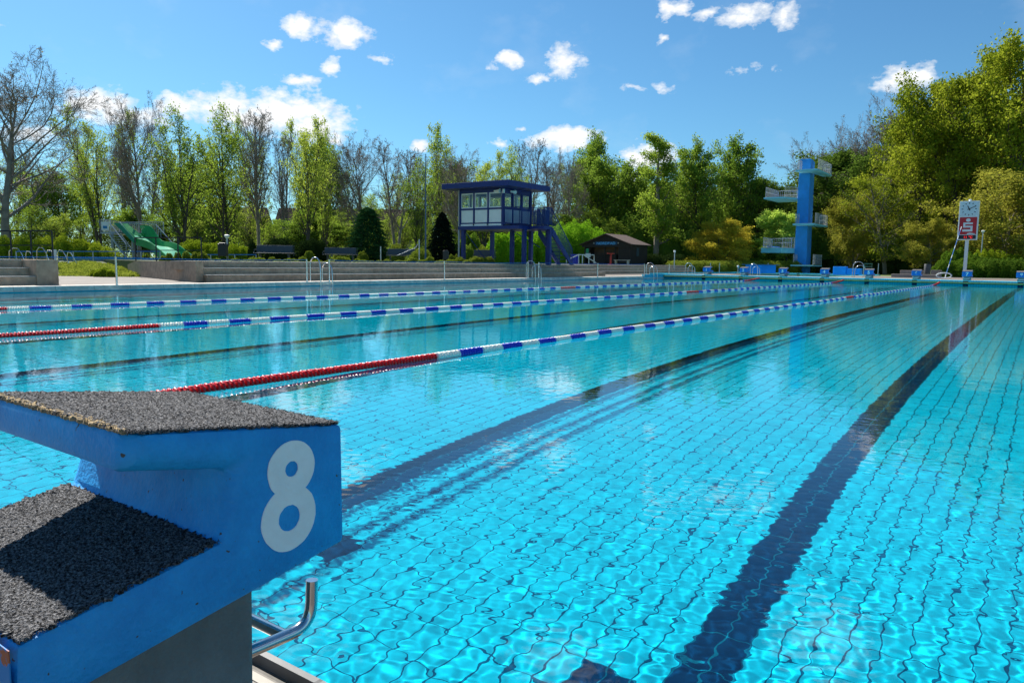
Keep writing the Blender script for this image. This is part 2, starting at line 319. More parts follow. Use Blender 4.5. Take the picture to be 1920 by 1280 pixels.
sheet('lawn', [(3, -300), (500, -300), (500, 75), (3, 75)], .16, grass_m, 2.0)
# near end: tiled gutter lip and deck (edge pieces butt end to end)
sheet('near_deck', [(X0-.3, -8), (3, -8), (3, .60), (X0-.3, .60)], .02, deck_s)
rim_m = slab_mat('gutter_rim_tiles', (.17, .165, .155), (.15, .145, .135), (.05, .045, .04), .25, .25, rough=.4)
lip_shaded = slab_mat('gutter_tiles_shaded', (.115, .098, .078), (.095, .082, .066), (.03, .026, .02), .25, .25, rough=.4)  # dark tone puts the shade on lip and channel into the tile colour
for nm, ya, yb, z_, mm in (('gutter_deck', .60, .930, .028, lip_shaded), ('gutter_sun_stripe', .930, .952, .030, lip_sunlit), ('gutter_channel', .952, 1.012, -.006, lip_shaded), ('gutter_rim', 1.012, Y0, .022, rim_m)):  # second strip is there only to carry the painted stripe of sun
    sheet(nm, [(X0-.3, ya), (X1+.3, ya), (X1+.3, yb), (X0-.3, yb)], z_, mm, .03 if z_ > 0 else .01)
sheet('right_deck', [(X1+.3, .62), (3, .62), (3, 53), (X1+.3, 53)], .15, deck_s)
# left coping and deck
b = MB(); b.prism([(X0+.02, Y0, .02), (X0+.02, Y0, .055), (X0-.02, Y0, .06), (X0-.02, Y0, .145), (X0-.04, Y0, .16), (X0-.5, Y0, .16), (X0-.5, Y0, .02)], (0, Y1-Y0+.3, 0))
cop_m = slab_mat('coping_stone', (.82, .72, .60), (.74, .65, .55), (.34, .30, .25), 5, 1.0)
tag(b.build('pool_coping', cop_m), kind='structure')
PV = [(X0-.5, -8), (X0-.5, 68), (-23.6, 68), (-27.6, 68), (-27.6, 41.5), (-23.5, 41.5), (-23.5, 13.9), (-38, 18.3), (-40, 12), (-23.6, 9.45), (-23.6, -8)]
sheet('left_deck', PV[::-1], .152, deck_s)
# far end wall with rounded overflow gutter
b = MB()
def ext_x(prof, xa, xb): return MB().prism([(xa, y, z) for y, z in prof], (xb-xa, 0, 0))
gut_blue = tiles('gutter_blue_tiles', base=(.07, .50, .66), mortar=(.03, .2, .3))
gut_green = slab_mat('gutter_green_tiles', (.11, .24, .10), (.12, .27, .11), (.03, .08, .05), .25, 3, rough=.3)
def farwall(name, xa, xb, y, mblue, mgreen):
    t = tag(ext_x([(y+.03, .075), (y-.05, .085), (y-.09, .11), (y-.09, .155), (y-.05, .183), (y+.03, .186)], xa, xb).build(name+'_overflow_band', mgreen, smooth=True), kind='structure')
    t2 = tag(ext_x([(y+.02, .07), (y+.02, .188), (y-.03, .190), (y-.03, .262), (y-.01, .272), (y+.85, .272), (y+.85, .07)], xa, xb).build(name+'_kerb', mblue), kind='structure')
farwall('pool_end', X0-.28, X1+.3, Y1, gut_blue, gut_green)
b = MB(); b.bb((X0-.1, Y1-3.2, -.02), (X0+.001, Y1, .272))
tag(b.build('pool_corner_wall', gut_blue), kind='structure')
# deck behind the far end, split round the diving pool
DX0, DX1, DY0, DY1 = -24.5, -12.2, 52.5, 71.0
sheet('far_deck', [(X0-.5, Y1+.85), (3, Y1+.85), (3, DY0), (X0-.5, DY0)], .262, deck_s)
sheet('far_deck', [(DX1+.3, DY0), (3, DY0), (3, 63), (DX1+.3, 63)], .262, deck_s)
sheet('far_lawn', [(DX1+.3, 63), (3, 63), (3, 75), (DX1+.3, 75)], .20, grass_m)
sheet('far_lawn', [(-27.6, 68), (DX0-.35, 68), (DX0-.35, 78), (-27.6, 78)], .20, grass_m)
sheet('far_lawn', [(DX0-.35, DY1+.85), (DX1+.3, DY1+.85), (DX1+.3, 78), (DX0-.35, 78)], .19, grass_m)
sheet('far_deck', [(X0-.55, DY0), (DX0-.3, DY0), (DX0-.3, 68), (X0-.55, 68)][::1], .25, deck_s, .05) if False else None
b = MB(); b.add([(DX0, DY0, -2.2), (DX1, DY0, -2.2), (DX1, DY1, -2.2), (DX0, DY1, -2.2)], [(0, 1, 2, 3)])
b.bb((DX0-.3, DY0, -2.2), (DX0, DY1, .26)); b.bb((DX1, DY0, -2.2), (DX1+.3, DY1, .26)); b.bb((DX0-.3, DY0-.02, -2.2), (DX1+.3, DY0, .25)); b.bb((DX0-.3, DY1+.003, -2.2), (DX1+.3, DY1+.3, .072))
receiver(tag(b.build('diving_pool_basin', gut_blue), kind='structure'))
farwall('diving_pool', DX0-.3, DX1+.3, DY1, gut_blue, gut_green)
gx = np.linspace(DX0, DX1, 160); gy = np.linspace(DY0, DY1, 220); A, B_ = np.meshgrid(gx, gy)
Zd = sum(.006/(2*PI/l)*2*np.sin(2*PI/l*(A*math.cos(t)+B_*math.sin(t))+t*5) for l, t in ((.5, .3), (.7, 1.4), (1.1, 2.2), (.9, 4.), (.6, 5.)))
I = np.arange(160*220).reshape(220, 160); Q = np.stack([I[:-1, :-1], I[:-1, 1:], I[1:, 1:], I[1:, :-1]], -1).reshape(-1, 4)
o = bpy.data.objects.new('diving_pool_water', np_mesh('diving_pool_water', np.stack([A, B_, Zd-.0], -1), Q, water_m, True)); COL.objects.link(o); tag(o, kind='structure'); o.cycles.is_caustics_caster = True

conc_dark = slab_mat('washed_aggregate', (.50, .35, .235), (.41, .285, .19), (.15, .11, .08), 60, 2.45)
# ---------------------------------------------------------------- terrace
TZ = .83
sheet('terrace', [(-24.7, 14.8), (-24.7, 41.9), (-28.6, 41.9), (-28.6, 66), (-400, 300), (-400, 45), (-40, 18.5), (-26, 14.8)], TZ-.02, soil_m, 1.2)
sheet('terrace', [(-24.5, -60), (-24.5, 9.4), (-40, 12), (-300, 45), (-300, -60)], TZ-.02, soil_m, 1.2)
def steps(name, label, x, ya, yb, zb=.152):
    t = thing(name, label, 'seating steps', (x, (ya+yb)/2, zb))
    for i, z in enumerate((.384, .607, TZ)):
        xa = x-.42*i
        b = MB(); b.bb((xa-(.42 if i < 2 else 1.35), ya, zb-.05 if i == 0 else z-.30), (xa, yb, z)); b.build('step', conc_dark, t, bevel=.012)
        b = MB(); b.bb((xa-.40 if i < 2 else xa-1.3, ya+.01, z), (xa+.012, yb-.01, z+.018)); b.build('tread', conc, t)
    return t
steps('stone_steps', 'long flight of three stone seating steps along the left side of the pool', -22.62, 14.1, 41.5)
steps('stone_steps', 'short stone seating steps at the left edge, beside the paved gap', -22.4, 1.5, 8.9)
steps('stone_steps', 'stone seating steps set back behind the far left corner of the pool', -26.6, 41.6, 66)
def wallthing(name, label, poly, ext, m=None):
    m = m or conc_dark
    p0 = Vector(poly[0]); b = MB().prism(poly, ext); o = b.build(name, m); return tag(o, label, 'retaining wall')
wallthing('end_wall', 'blunt stone end block closing the left seating steps beside the paved gap', [(-22.36, 8.9, .1), (-22.36, 9.45, .1), (-22.36, 9.45, TZ+.015), (-22.36, 8.9, TZ+.015)], (-2.2, 0, 0))
# ramp wall: from the pool steps running back to the left, its top sloping down at the far end
rw = [(-22.66, 13.75), (-30.6, 15.9), (-37.0, 18.0)]
b = MB(); d = Vector((.07, -.24, 0))*-1.4
for (xa, ya, za), (xb, yb, zb_) in (((rw[0][0], rw[0][1], TZ+.02), (rw[1][0], rw[1][1], TZ-.04)), ((rw[1][0], rw[1][1], TZ-.04), (rw[2][0], rw[2][1], .2))):
    b.prism([(xa, ya, .05), (xb, yb, .05), (xb, yb, zb_), (xa, ya, za)], d)
tag(b.build('ramp_wall', conc_dark), 'brown stone wall with sloping top beside the paved gap, below the black railing', 'retaining wall')

# ---------------------------------------------------------------- starting block in front
def rnd_tone(m): return m
blockblue = mat('block_blue_paint', (.003, .26, .66), .55, col2=(.012, .37, .80), vscale=7, detail=8, bump=.35, bscale=120)
turf = mat('black_grip_mat', (.022, .022, .023), .95, col2=(.40, .40, .41), vscale=260, detail=3, bump=1.0, bscale=400, spec=.15)
def turf_fix(m):
    nt = m.node_tree
    for n in nt.nodes:
        if n.type == 'VALTORGB': n.color_ramp.elements[0].position = .40; n.color_ramp.elements[1].position = .72
turf_fix(turf)
def wear(m, c=(.045, .055, .06), th=.715, sc=75):
    nt = m.node_tree; b = nt.nodes['Principled BSDF']; src = b.inputs['Base Color'].links[0].from_socket
    n = nt.nodes.new('ShaderNodeTexNoise'); n.inputs['Scale'].default_value = sc; n.inputs['Detail'].default_value = 2; tcc = nt.nodes.new('ShaderNodeTexCoord'); nt.links.new(tcc.outputs['Object'], n.inputs[0])
    n2 = nt.nodes.new('ShaderNodeTexNoise'); n2.inputs['Scale'].default_value = 3.5; n2.inputs['Detail'].default_value = 9; n2.inputs['Roughness'].default_value = .7; nt.links.new(tcc.outputs['Object'], n2.inputs[0])
    f = M('MULTIPLY', M('SUBTRACT', n.outputs[0], th, nt=nt), 30, nt=nt, clamp=True)
    g_ = M('ADD', M('MULTIPLY', n2.outputs[0], .7, nt=nt), .66, nt=nt); cc = nt.nodes.new('ShaderNodeCombineColor'); [nt.links.new(g_, cc.inputs[i]) for i in range(3)]
    q0 = nt.nodes.new('ShaderNodeMix'); q0.data_type = 'RGBA'; q0.blend_type = 'MULTIPLY'; q0.inputs[0].default_value = 1; nt.links.new(src, q0.inputs[6]); nt.links.new(cc.outputs[0], q0.inputs[7])
    q = nt.nodes.new('ShaderNodeMix'); q.data_type = 'RGBA'; nt.links.new(f, q.inputs[0]); nt.links.new(q0.outputs[2], q.inputs[6]); q.inputs[7].default_value = (*c, 1); nt.links.new(q.outputs[2], b.inputs['Base Color'])
wear(blockblue)
tan = mat('frayed_backing', (.36, .27, .15), .95, var=.45, vscale=90, bump=1, bscale=220)
rust = mat('flaked_primer', (.003, .20, .52), .7, col2=(.36, .10, .035), vscale=30, detail=8)
[setattr(e_, 'position', v_) for n_ in rust.node_tree.nodes if n_.type == 'VALTORGB' for e_, v_ in zip(n_.color_ramp.elements, (.50, .53))]
ped_m = mat('pedestal_concrete', (.17, .18, .175), .9, var=.18, vscale=9, bump=.6, bscale=90)
XR, XL = -.979, -1.467
def start_block(loc, label, num, front_num, detailed):
    t = thing('starting_block', label, 'starting block', loc)
    ox, oy, oz = loc
    T = lambda x, y, z: (x, y, z)
    off = Vector(loc)
    return t
# profile in (Y,Z) of the side face
prof_top = [(.861, .669), (.487, .719), (.481, .665), (.647, .631), (.861, .602)]
nb = thing('starting_block', 'large blue starting block marked 8 in the left foreground with black grip mats', 'starting block', (-1.22, .60, .028))
def ringface(b, prof, xa, xb): b.prism([(xa, y, z) for y, z in prof], (xb-xa, 0, 0))
def rounded(prof, xl, xr, name, m, parent, chamf=(), w=.012):
    bm = bmesh.new(); a = [bm.verts.new((xl, y, z)) for y, z in prof]; c = [bm.verts.new((xr, y, z)) for y, z in prof]; n = len(prof)
    bm.faces.new(a); bm.faces.new(c[::-1])
    for i in range(n): bm.faces.new((a[i], c[i], c[(i+1) % n], a[(i+1) % n]))
    bmesh.ops.recalc_face_normals(bm, faces=bm.faces)
    ed = [e_ for e_ in bm.edges for s_ in ((a, c)) for (i, j) in chamf if {e_.verts[0], e_.verts[1]} == {s_[i], s_[j]}]
    if ed: bmesh.ops.bevel(bm, geom=ed, offset=.022, segments=1, affect='EDGES', profile=.5)
    bmesh.ops.bevel(bm, geom=[e_ for e_ in bm.edges if e_.calc_face_angle(0) > .5], offset=w*.45, segments=2, affect='EDGES', profile=.5)
    me = bpy.data.meshes.new(name); 
    for v in bm.verts: v.co -= parent.location
    bm.to_mesh(me); bm.free(); me.materials.append(m); me.shade_smooth(); me.set_sharp_from_angle(angle=math.radians(35))
    o = bpy.data.objects.new(name, me); COL.objects.link(o); o.parent = parent; return o
# whole body: C shaped side outline, foot slab reaching back
body = [(.863, .457), (.861, .669), (.487, .719), (.481, .664), (.646, .632), (.622, .529), (.345, .484), (.338, .383)]
rounded(body, XL, XR, 'body', blockblue, nb, chamf=((2, 3), (3, 4), (4, 5)), w=.022)
def grip(name, quad, parent, nx_, ny_, amp=.0008, seed=1, mat_=turf, th=.003, rag=.004):
    """ragged fibrous mat laid on a quad (4 corners, counter clockwise)"""
    rg = np.random.default_rng(seed); q = [np.array(v, float) for v in quad]
    u = np.linspace(0, 1, nx_)[None, :, None]; v = np.linspace(0, 1, ny_)[:, None, None]
    P = (1-u)*(1-v)*q[0]+u*(1-v)*q[1]+u*v*q[2]+(1-u)*v*q[3]
    n = np.cross(q[1]-q[0], q[3]-q[0]); n /= np.linalg.norm(n)
    h = th+rg.normal(0, amp, (ny_, nx_, 1)); h[:, [0, -1]] *= rg.uniform(.5, 1.3, (ny_, 2, 1)); 
    e1 = (q[1]-q[0])/np.linalg.norm(q[1]-q[0]); e2 = (q[3]-q[0])/np.linalg.norm(q[3]-q[0])
    def rw_(k):
        a = rg.normal(0, 1, k); a = np.convolve(a, np.ones(4)/4, 'same')+.6*a; return a[:, None]*rag
    P = P+rg.normal(0, .0008, P.shape)
    P[:, 0] += rw_(ny_)*e1; P[:, -1] += rw_(ny_)*e1; P[0] += rw_(nx_)*e2; P[-1] += rw_(nx_)*e2
    top = P+n*h; V = np.concatenate([top.reshape(-1, 3), (P-n*.001).reshape(-1, 3)])
    I = np.arange(nx_*ny_).reshape(ny_, nx_); Qs = [np.stack([I[:-1, :-1], I[:-1, 1:], I[1:, 1:], I[1:, :-1]], -1).reshape(-1, 4)]
    N = nx_*ny_
    for ring in (I[0, :], I[:, -1], I[-1, ::-1], I[::-1, 0]):
        Qs.append(np.stack([ring[:-1], ring[:-1]+N, ring[1:]+N, ring[1:]], -1))
    me = np_mesh(name, V-np.array(parent.location), np.concatenate(Qs), mat_)
    o = bpy.data.objects.new(name, me); COL.objects.link(o); o.parent = parent; return o
ztop = lambda y: .669+(.861-y)*.1337
g = .010
yA, yB = .487, .858
c_ = .036
grip('grip_mat', [(XL+.012, yA+.004, ztop(yA)), (XR-.004, yA+.004, ztop(yA)), (XR-.004, yB, ztop(yB)), (XL+.004, yB, ztop(yB))], nb, 170, 130, seed=3)
# frayed backing strip along the back edge of the upper mat
grip('mat_backing', [(XL+.02, yA-.001, ztop(yA)-.001), (XR-.018, yA-.001, ztop(yA)-.001), (XR-.018, yA+.014, ztop(yA+.014)-.001), (XL+.02, yA+.014, ztop(yA+.014)-.001)], nb, 150, 6, amp=.0012, seed=5, mat_=tan, th=.0045, rag=.0022)
zst = lambda y: .484+(y-.345)*.162
b = grip('grip_mat', [(XL+.004, .348, zst(.348)), (XR-.006, .348, zst(.348)), (XR-.006, .618, zst(.618)), (XL+.004, .618, zst(.618))], nb, 170, 96, seed=8)
# fringe of loose fibres over the edges
rg = np.random.default_rng(4); V = []; Qf = []
def fibre(p, d, L, w):
    k = len(V); s = np.cross(d, (0, 0, 1.)); s /= (np.linalg.norm(s)+1e-6); V.extend([p-s*w, p+s*w, p+d*L+s*w*.3, p+d*L-s*w*.3]); Qf.append((k, k+1, k+2, k+3))
for i in range(2600):
    k = rg.random()
    if k < .3: y = rg.uniform(yA, yB); p = np.array([XR-.004+rg.normal(0, .001), y, ztop(y)+.004]); d = np.array([1, 0, 0.])
    elif k < .6: x = rg.uniform(XL, XR-.01); p = np.array([x, yB, ztop(yB)+.003]); d = np.array([0, 1, 0.])
    elif k < .75: x = rg.uniform(XL, XR-.01); p = np.array([x, yA, ztop(yA)+.002]); d = np.array([0, -1, 0.])
    else: y = rg.uniform(.35, .62); p = np.array([XR-.004, y, zst(y)+.003]); d = np.array([1, 0, 0.])
    d = d+rg.normal(0, .7, 3); d /= np.linalg.norm(d); fibre(p, d, rg.uniform(.002, .0062), .0006)
o = bpy.data.objects.new('loose_fibres', np_mesh('loose_fibres', np.array(V)-np.array(nb.location), np.array(Qf), turf)); COL.objects.link(o); o.parent = nb; tag(o, kind='stuff')
# flaked rear corner
b = MB(); b.bb((XL, .336, .384), (XR+.0005, .3375, .482)); b.build('flaked_paint', rust, nb)
# inner chamfer of the riser at its far side (catches the sun)
b = MB().prism([(XL+.002, .626, .527), (XL+.085, .626, .527), (XL+.085, .626, .6345), (XL+.002, .626, .6345)], (0, -.003, 0)); 
# numeral 8, brushed on as raised paint
def numeral(parent, cx, cz, h, x, m, flip=1):
    yy, zz = [], []
    def ring(cy, cz_, ro, ri, sx=1, seed=0):
        n = 44; rg_ = np.random.default_rng(seed); wob = np.convolve(rg_.normal(0, .02, n+4), np.ones(5)/5, 'valid')
        V_ = []; 
        for k in range(n):
            a = 2*PI*k/n
            for r_, xx in ((ro*(1+wob[k]), x), (ro*(1+wob[k]), x+.0016), (ri*(1-wob[(k*3) % n]*1.5), x+.0016), (ri*(1-wob[(k*3) % n]*1.5), x)):
                V_.append((xx, cy+r_*math.cos(a)*sx, cz_+r_*math.sin(a)))
        F = []
        for k in range(n):
            for j in range(3): F.append((k*4+j, k*4+j+1, ((k+1) % n)*4+j+1, ((k+1) % n)*4+j))
        return V_, F
    b = MB()
    v, f = ring(cx+.003, cz+h*.245, h*.256, h*.070, 1.0, 1); b.add(v, f)
    v, f = ring(cx-.003, cz-h*.20, h*.300, h*.118, .98, 2); b.add([(q[0]-.0004, q[1], q[2]) for q in v], f)
    return b.build('number', m, parent)
white_paint = mat('white_paint', (.88, .90, .90), .6, var=.04, vscale=30, bump=.3, bscale=90)
# position on the side face
numeral(nb, .7475, .5695, .182, XR+.0003, white_paint)
# pedestal with bevelled edges
pv = [(-1.02, .705), (-1.42, .705), (-1.42, .40), (-1.02, .40)]
b = MB(); z0_, z1_ = .028, .455
b.add([(x+(.03 if x > -1.2 else -.03), y+(-.028 if y > .6 else 0), z0_) for x, y in pv]+[(x, y, z1_) for x, y in pv], [(0, 1, 2, 3), (7, 6, 5, 4), (0, 4, 5, 1), (1, 5, 6, 2), (2, 6, 7, 3), (3, 7, 4, 0)])
b.build('pedestal', ped_m, nb, bevel=.01)
# grab rail: two arms, a crossbar and upturned ends
def bend(a, c, e_, n=7, r=.04):
    a, c, e_ = Vector(a), Vector(c), Vector(e_); d1 = (a-c).normalized(); d2 = (e_-c).normalized(); p1 = c+d1*r; p2 = c+d2*r
    return [a]+[p1*(1-t)**2+c*2*t*(1-t)+p2*t*t for t in [i/n for i in range(n+1)]]+[e_]
gr = MB()
for x in (-1.062, -1.375): gr.tube(bend((x, .66, .288), (x, .852, .280), (x, .856, .366), r=.045), .0112, 16)
gr.tube([(-1.062, .795, .283), (-1.375, .795, .283)], .0105, 16)
gr.build('grab_rail', steel, nb, smooth=True)

# ---------------------------------------------------------------- far starting blocks
import bmesh as _b
def far_block(x, num, label):
    t = thing('starting_block', label, 'starting block', (x, 48.62, .262), 'starting blocks at the far end of the pool')
    y = 48.22; w = .47
    b = MB(); b.prism([(x-w/2, y, .495), (x-w/2, y, .765), (x-w/2, y+.45, .83), (x-w/2, y+.45, .76), (x-w/2, y+.20, .72), (x-w/2, y+.20, .60), (x-w/2, y+.70, .56), (x-w/2, y+.70, .46)], (w, 0, 0)); b.build('body', blockblue_far, t, bevel=.01)
    b = MB(); b.prism([(x-w/2-.003, y-.004, .765), (x-w/2-.003, y-.004, .782), (x-w/2-.003, y+.452, .848), (x-w/2-.003, y+.452, .832)], (w+.006, 0, 0)); b.build('grip_mat', turf_far, t)
    b = MB(); b.bb((x-.18, y+.08, .262), (x+.18, y+.55, .50)); b.build('pedestal', ped_far, t)
    b = MB(); b.tube([(x-.15, y+.1, .43), (x-.15, y-.08, .43), (x-.14, y-.12, .40), (x-.1, y-.13, .37), (x+.1, y-.13, .37), (x+.14, y-.12, .40), (x+.15, y-.08, .43), (x+.15, y+.1, .43)], .014, 6); b.build('grab_rail', steel_far, t, smooth=True)
    txt(num, (x, y-.003, .54), .25, white_paint, t, name='number', bold=.012)
    return t
blockblue_far = mat('far_block_paint', (.010, .19, .62), .5, var=.12, vscale=5)
turf_far = mat('far_grip_mat', (.10, .10, .105), .95, var=.5, vscale=80)
ped_far = mat('far_pedestal', (.26, .26, .25), .9, var=.2)
def txt(s, loc, size, m, parent=None, rz=0, name='lettering', bold=0, ext=.002, align='CENTER', wscale=1):
    c = bpy.data.curves.new(name, 'FONT'); c.body = s; c.size = size; c.extrude = ext; c.align_x = align; c.offset = bold
    o = bpy.data.objects.new(name, c); COL.objects.link(o); bpy.context.view_layer.update()
    dg = bpy.context.evaluated_depsgraph_get(); me = bpy.data.meshes.new_from_object(o.evaluated_get(dg)); bpy.data.objects.remove(o)
    me.materials.clear(); me.materials.append(m)
    mt = Matrix.Translation(Vector(loc)-(parent.location if parent else Vector())) @ Matrix.Rotation(rz, 4, 'Z') @ Matrix.Rotation(PI/2, 4, 'X') @ Matrix.Scale(wscale, 4, (1, 0, 0))
    me.transform(mt); o = bpy.data.objects.new(name, me); COL.objects.link(o)
    if parent: o.parent = parent
    return o
where = ['leftmost, beside the corner ladders', 'second from the left', 'in front of the two blue stone table tennis tables', 'just right of the blue diving tower', 'in front of the low green chair', 'in front of the stone benches', 'in front of the clock post', 'at the right edge']
for k in range(8):
    far_block(-1.14-2.5*(7-k), str(k+1), 'small blue starting block numbered %d, %s' % (k+1, where[k]))

# ---------------------------------------------------------------- lane ropes
def float_mesh(name, m, L=.36, nd=9, fine=True):
    ns = 24 if fine else 10; prof = []
    for d in range(nd):
        y = L*d/nd
        prof += [(y+.001, .014), (y+.007, .016), (y+.010, .047), (y+.014, .056), (y+.026, .056), (y+.030, .047), (y+.033, .016)] if fine else [(y+.002, .014), (y+.010, .055), (y+.028, .055), (y+.032, .014)]
    V = []; n = len(prof)
    for i, (y, r) in enumerate(prof):
        for k in range(ns):
            a = 2*PI*k/ns; q = (1+.10*math.cos(8*a/1+y*70)*(r > .045)) if fine else 1
            V.append((.82*r*q*math.cos(a), y, .82*r*q*math.sin(a)))
    Qf = [(i*ns+k, (i+1)*ns+k, (i+1)*ns+(k+1) % ns, i*ns+(k+1) % ns) for i in range(n-1) for k in range(ns)]
    return np_mesh(name, np.array(V), np.array(Qf), m, True)
FM = {(c, f): float_mesh(c+'_float', mm, fine=f) for c, mm in (('red', red_pl), ('blue', blue_pl), ('white', white_pl)) for f in (True, False)}
cable_m = mat('rope_cable', (.25, .25, .27), .4, .6)
for X, lab, yr in ((-4.86, 'nearest lane rope of red, blue and white floats, just beyond the big starting block', 5.47), (-9.86, 'middle lane rope of red, blue and white floats', 5.40), (-14.86, 'farthest lane rope of blue and white floats, nearest the stone steps', 5.40)):
    t = thing('lane_rope', lab, 'lane rope', (X, (Y0+Y1)/2, 0), 'lane ropes floating on the pool')
    b = MB(); b.tube([(X, Y0, .02), (X, Y0+.35, .016), (X, Y1-3.4, .016), (X, Y1-.1, .15)], .006, 6); b.build('cable', cable_m, t)
    def section(c, y, z=.006, tilt=0):
        f = y < 14; o = bpy.data.objects.new(c+'_float_section', FM[(c, f)]); COL.objects.link(o); o.parent = t
        o.location = (0+.012*math.sin(y*.9+X), y-t.location.y, z+.003*math.sin(y*2.1+X)); o.rotation_euler = (tilt, 0, 0)
    y = yr-.36*12
    while y < yr-.01: section('red', y); y += .36
    k = 0
    while y < 23.75: section('white' if k % 2 == 0 else 'blue', y); y += .36; k += 1
    for _ in range(3): section('red', y); y += .36
    k = 1
    while y < 44.4: section('white' if k % 2 == 0 else 'blue', y); y += .36; k += 1
    n = int((Y1-.15-y)/.36)
    for i in range(n): section('red', y, .012+.14*(i/n)**1.5, .05); y += .36

# ---------------------------------------------------------------- posts, ropes, ladders on the left
posts = [(219, 'beside the paved gap on the left'), (575, 'left of the nearest ladder'), (617, 'behind the nearest ladder'), (832, 'between the first two ladders'), (988, 'left of the second ladder'), (1008, 'behind the second ladder'), (1118, 'in front of the kiosk'), (1205, 'left of the third ladder'), (1251, 'right of the third ladder')]
PX = -21.32; PP = []
for px, wh in posts:
    a = math.tan(.6226-math.atan((px-960)/FPX)); y = -PX/a
    PP.append(y); t = tag(MB().tube([(PX, y, .15), (PX, y, .96)], .028, 10).lathe((PX, y, .15), [(.05, 0), (.05, .012), (.03, .014)], 12).build('barrier_post', steel, smooth=True), 'round steel barrier post at the left pool edge, '+wh, 'post', 'barrier posts along the left pool edge')
def ropeline(pts, r=.011, sag=.0, label='', m=rope_blue, group=None):
    b = MB()
    q = []
    for i in range(len(pts)-1):
        a, c = Vector(pts[i]), Vector(pts[i+1])
        for j in range(9): t_ = j/8; p = a.lerp(c, t_); p.z -= sag*4*t_*(1-t_); q.append(p)
    o = b.tube(q, r, 6).build('barrier_rope', m, smooth=True); return tag(o, label, 'rope', group)
ropeline([(PX, -3, .93), (PX, PP[0], .935), (PX, PP[1], .935)], sag=.03, label='blue barrier rope from the left edge past the paved gap to the nearest ladder')
ropeline([(PX, PP[2], .935), (PX, PP[3], .935), (PX, PP[4], .935)], sag=.03, label='blue barrier rope between the nearest and the second ladder')
ropeline([(PX, PP[5], .935), (PX, PP[6], .935), (PX, PP[7], .935)], sag=.03, label='blue barrier rope between the second and the third ladder')
def ladder(x, y, label, z=.15, s=1, dirx=1):
    t = thing('pool_ladder', label, 'ladder', (x, y, z), 'steel pool ladders')
    for dy in (0, .55*s):
        h = z+(.90 if dy == 0 else .70)*s
        pts = [(x-.55*s*dirx, y+dy, z)]+[(x-.55*s*dirx, y+dy, h-.28*s)]
        for i in range(9):
            a = PI*i/8; pts.append((x-.275*s*dirx-.275*s*dirx*math.cos(a), y+dy, h-.28*s+.26*s*math.sin(a)))
        pts += [(x+.03*dirx, y+dy, z-.1), (x+.05*dirx, y+dy, -1.1)]
        b = MB().tube(pts, .021, 10); b.build('handrail', steel, t, smooth=True)
    b = MB()
    for zz in (.0, -.28, -.56, -.84): b.box((x+.05*dirx, y+.275*s, zz), (.09, .55*s, .03))
    b.build('rung', steel_far, t)
    return t
for px, lb in ((612, 'steel pool ladder nearest the camera on the left side'), (1007, 'second steel pool ladder on the left side, below the blue lookout'), (1226, 'third steel pool ladder on the left side, beyond the kiosk')):
    a = math.tan(.6226-math.atan((px-960)/FPX)); ladder(X0, -X0/a-.3, lb)
ladder(-19.8, 48.6, 'small steel ladder left of starting block 1', z=.262, s=.9)
ladder(-16.6, 52.6, 'single-looking steel ladder between starting blocks 1 and 2', z=.262, s=.9)
t = ladder(-10.3, 52.2, 'pale steel ladder standing left of starting block 5', z=.262, s=1.15, dirx=-1)
for px, lb in ((1332, 'right of starting block 1, nearer'), (1349, 'right of starting block 1, farther')):
    p_ = ground(px, 60, .25); tag(MB().tube([p_, p_+Vector((0, 0, .85))], .03, 8).build('barrier_post', steel_far, smooth=True), 'thin steel post '+lb, 'post', 'barrier posts behind the far pool end')
p_ = ground(1647, 62, .25); tag(MB().tube([p_, p_+Vector((0, 0, 1.0))], .03, 8).build('barrier_post', steel_far, smooth=True), 'thin steel post right of the green chair before the dark hedge', 'post')

# ---------------------------------------------------------------- lookout tower
TX0, TX1, TY0, TY1 = -28.25, -25.15, 34.0, 36.7
FZ, RZ = zat(424, -28.2, 34), zat(352, -25.2, 34)
tw = thing('lookout_tower', 'dark blue lifeguard lookout cabin on stilts with flat roof and outside stairs', 'lookout tower', ((TX0+TX1)/2, (TY0+TY1)/2, TZ))
glass = bpy.data.materials.new('window_glass'); glass.use_nodes = True; gb = glass.node_tree.nodes['Principled BSDF']; gb.inputs['Transmission Weight'].default_value = 1; gb.inputs['Roughness'].default_value = 0; gb.inputs['IOR'].default_value = 1.45; gb.inputs['Base Color'].default_value = (.9, .97, .95, 1)
RX1, RY0, RX0, RY1 = -24.15, 33.1, -28.95, 37.3
MB().bb((RX0, RY0, RZ), (RX1, RY1, RZ+.30)).build('roof', navy, tw, bevel=.01)
MB().bb((RX0+.1, RY0+.1, RZ+.30), (RX1-.1, RY1-.1, RZ+.33)).build('roof_covering', mat('roof_felt', (.05, .06, .10), .9, var=.2), tw)
MB().bb((TX0-.1, TY0-.1, FZ-.22), (-23.95, TY1+.35, FZ-.02)).build('platform', navy, tw)
MB().bb((TX0-.02, TY0-.06, FZ-.02), (TX1+.02, TY0-.02, FZ+.10)).build('sill_board', white_panel, tw)
MB().bb((TX0, TY0, FZ-.02), (TX1, TY1, FZ+.01)).build('cabin_floor', mat('cabin_floor', (.2, .2, .2), .8), tw)
MB().bb((TX0+.03, TY0+.03, RZ-.03), (TX1-.03, TY1-.03, RZ-.002)).build('ceiling', white_panel, tw)
post = lambda x, y, z0, z1, w=.12, m=navy, nm='post': MB().bb((x-w/2, y-w/2, z0), (x+w/2, y+w/2, z1)).build(nm, m, tw)
zm = FZ+.95; zt = RZ-.22
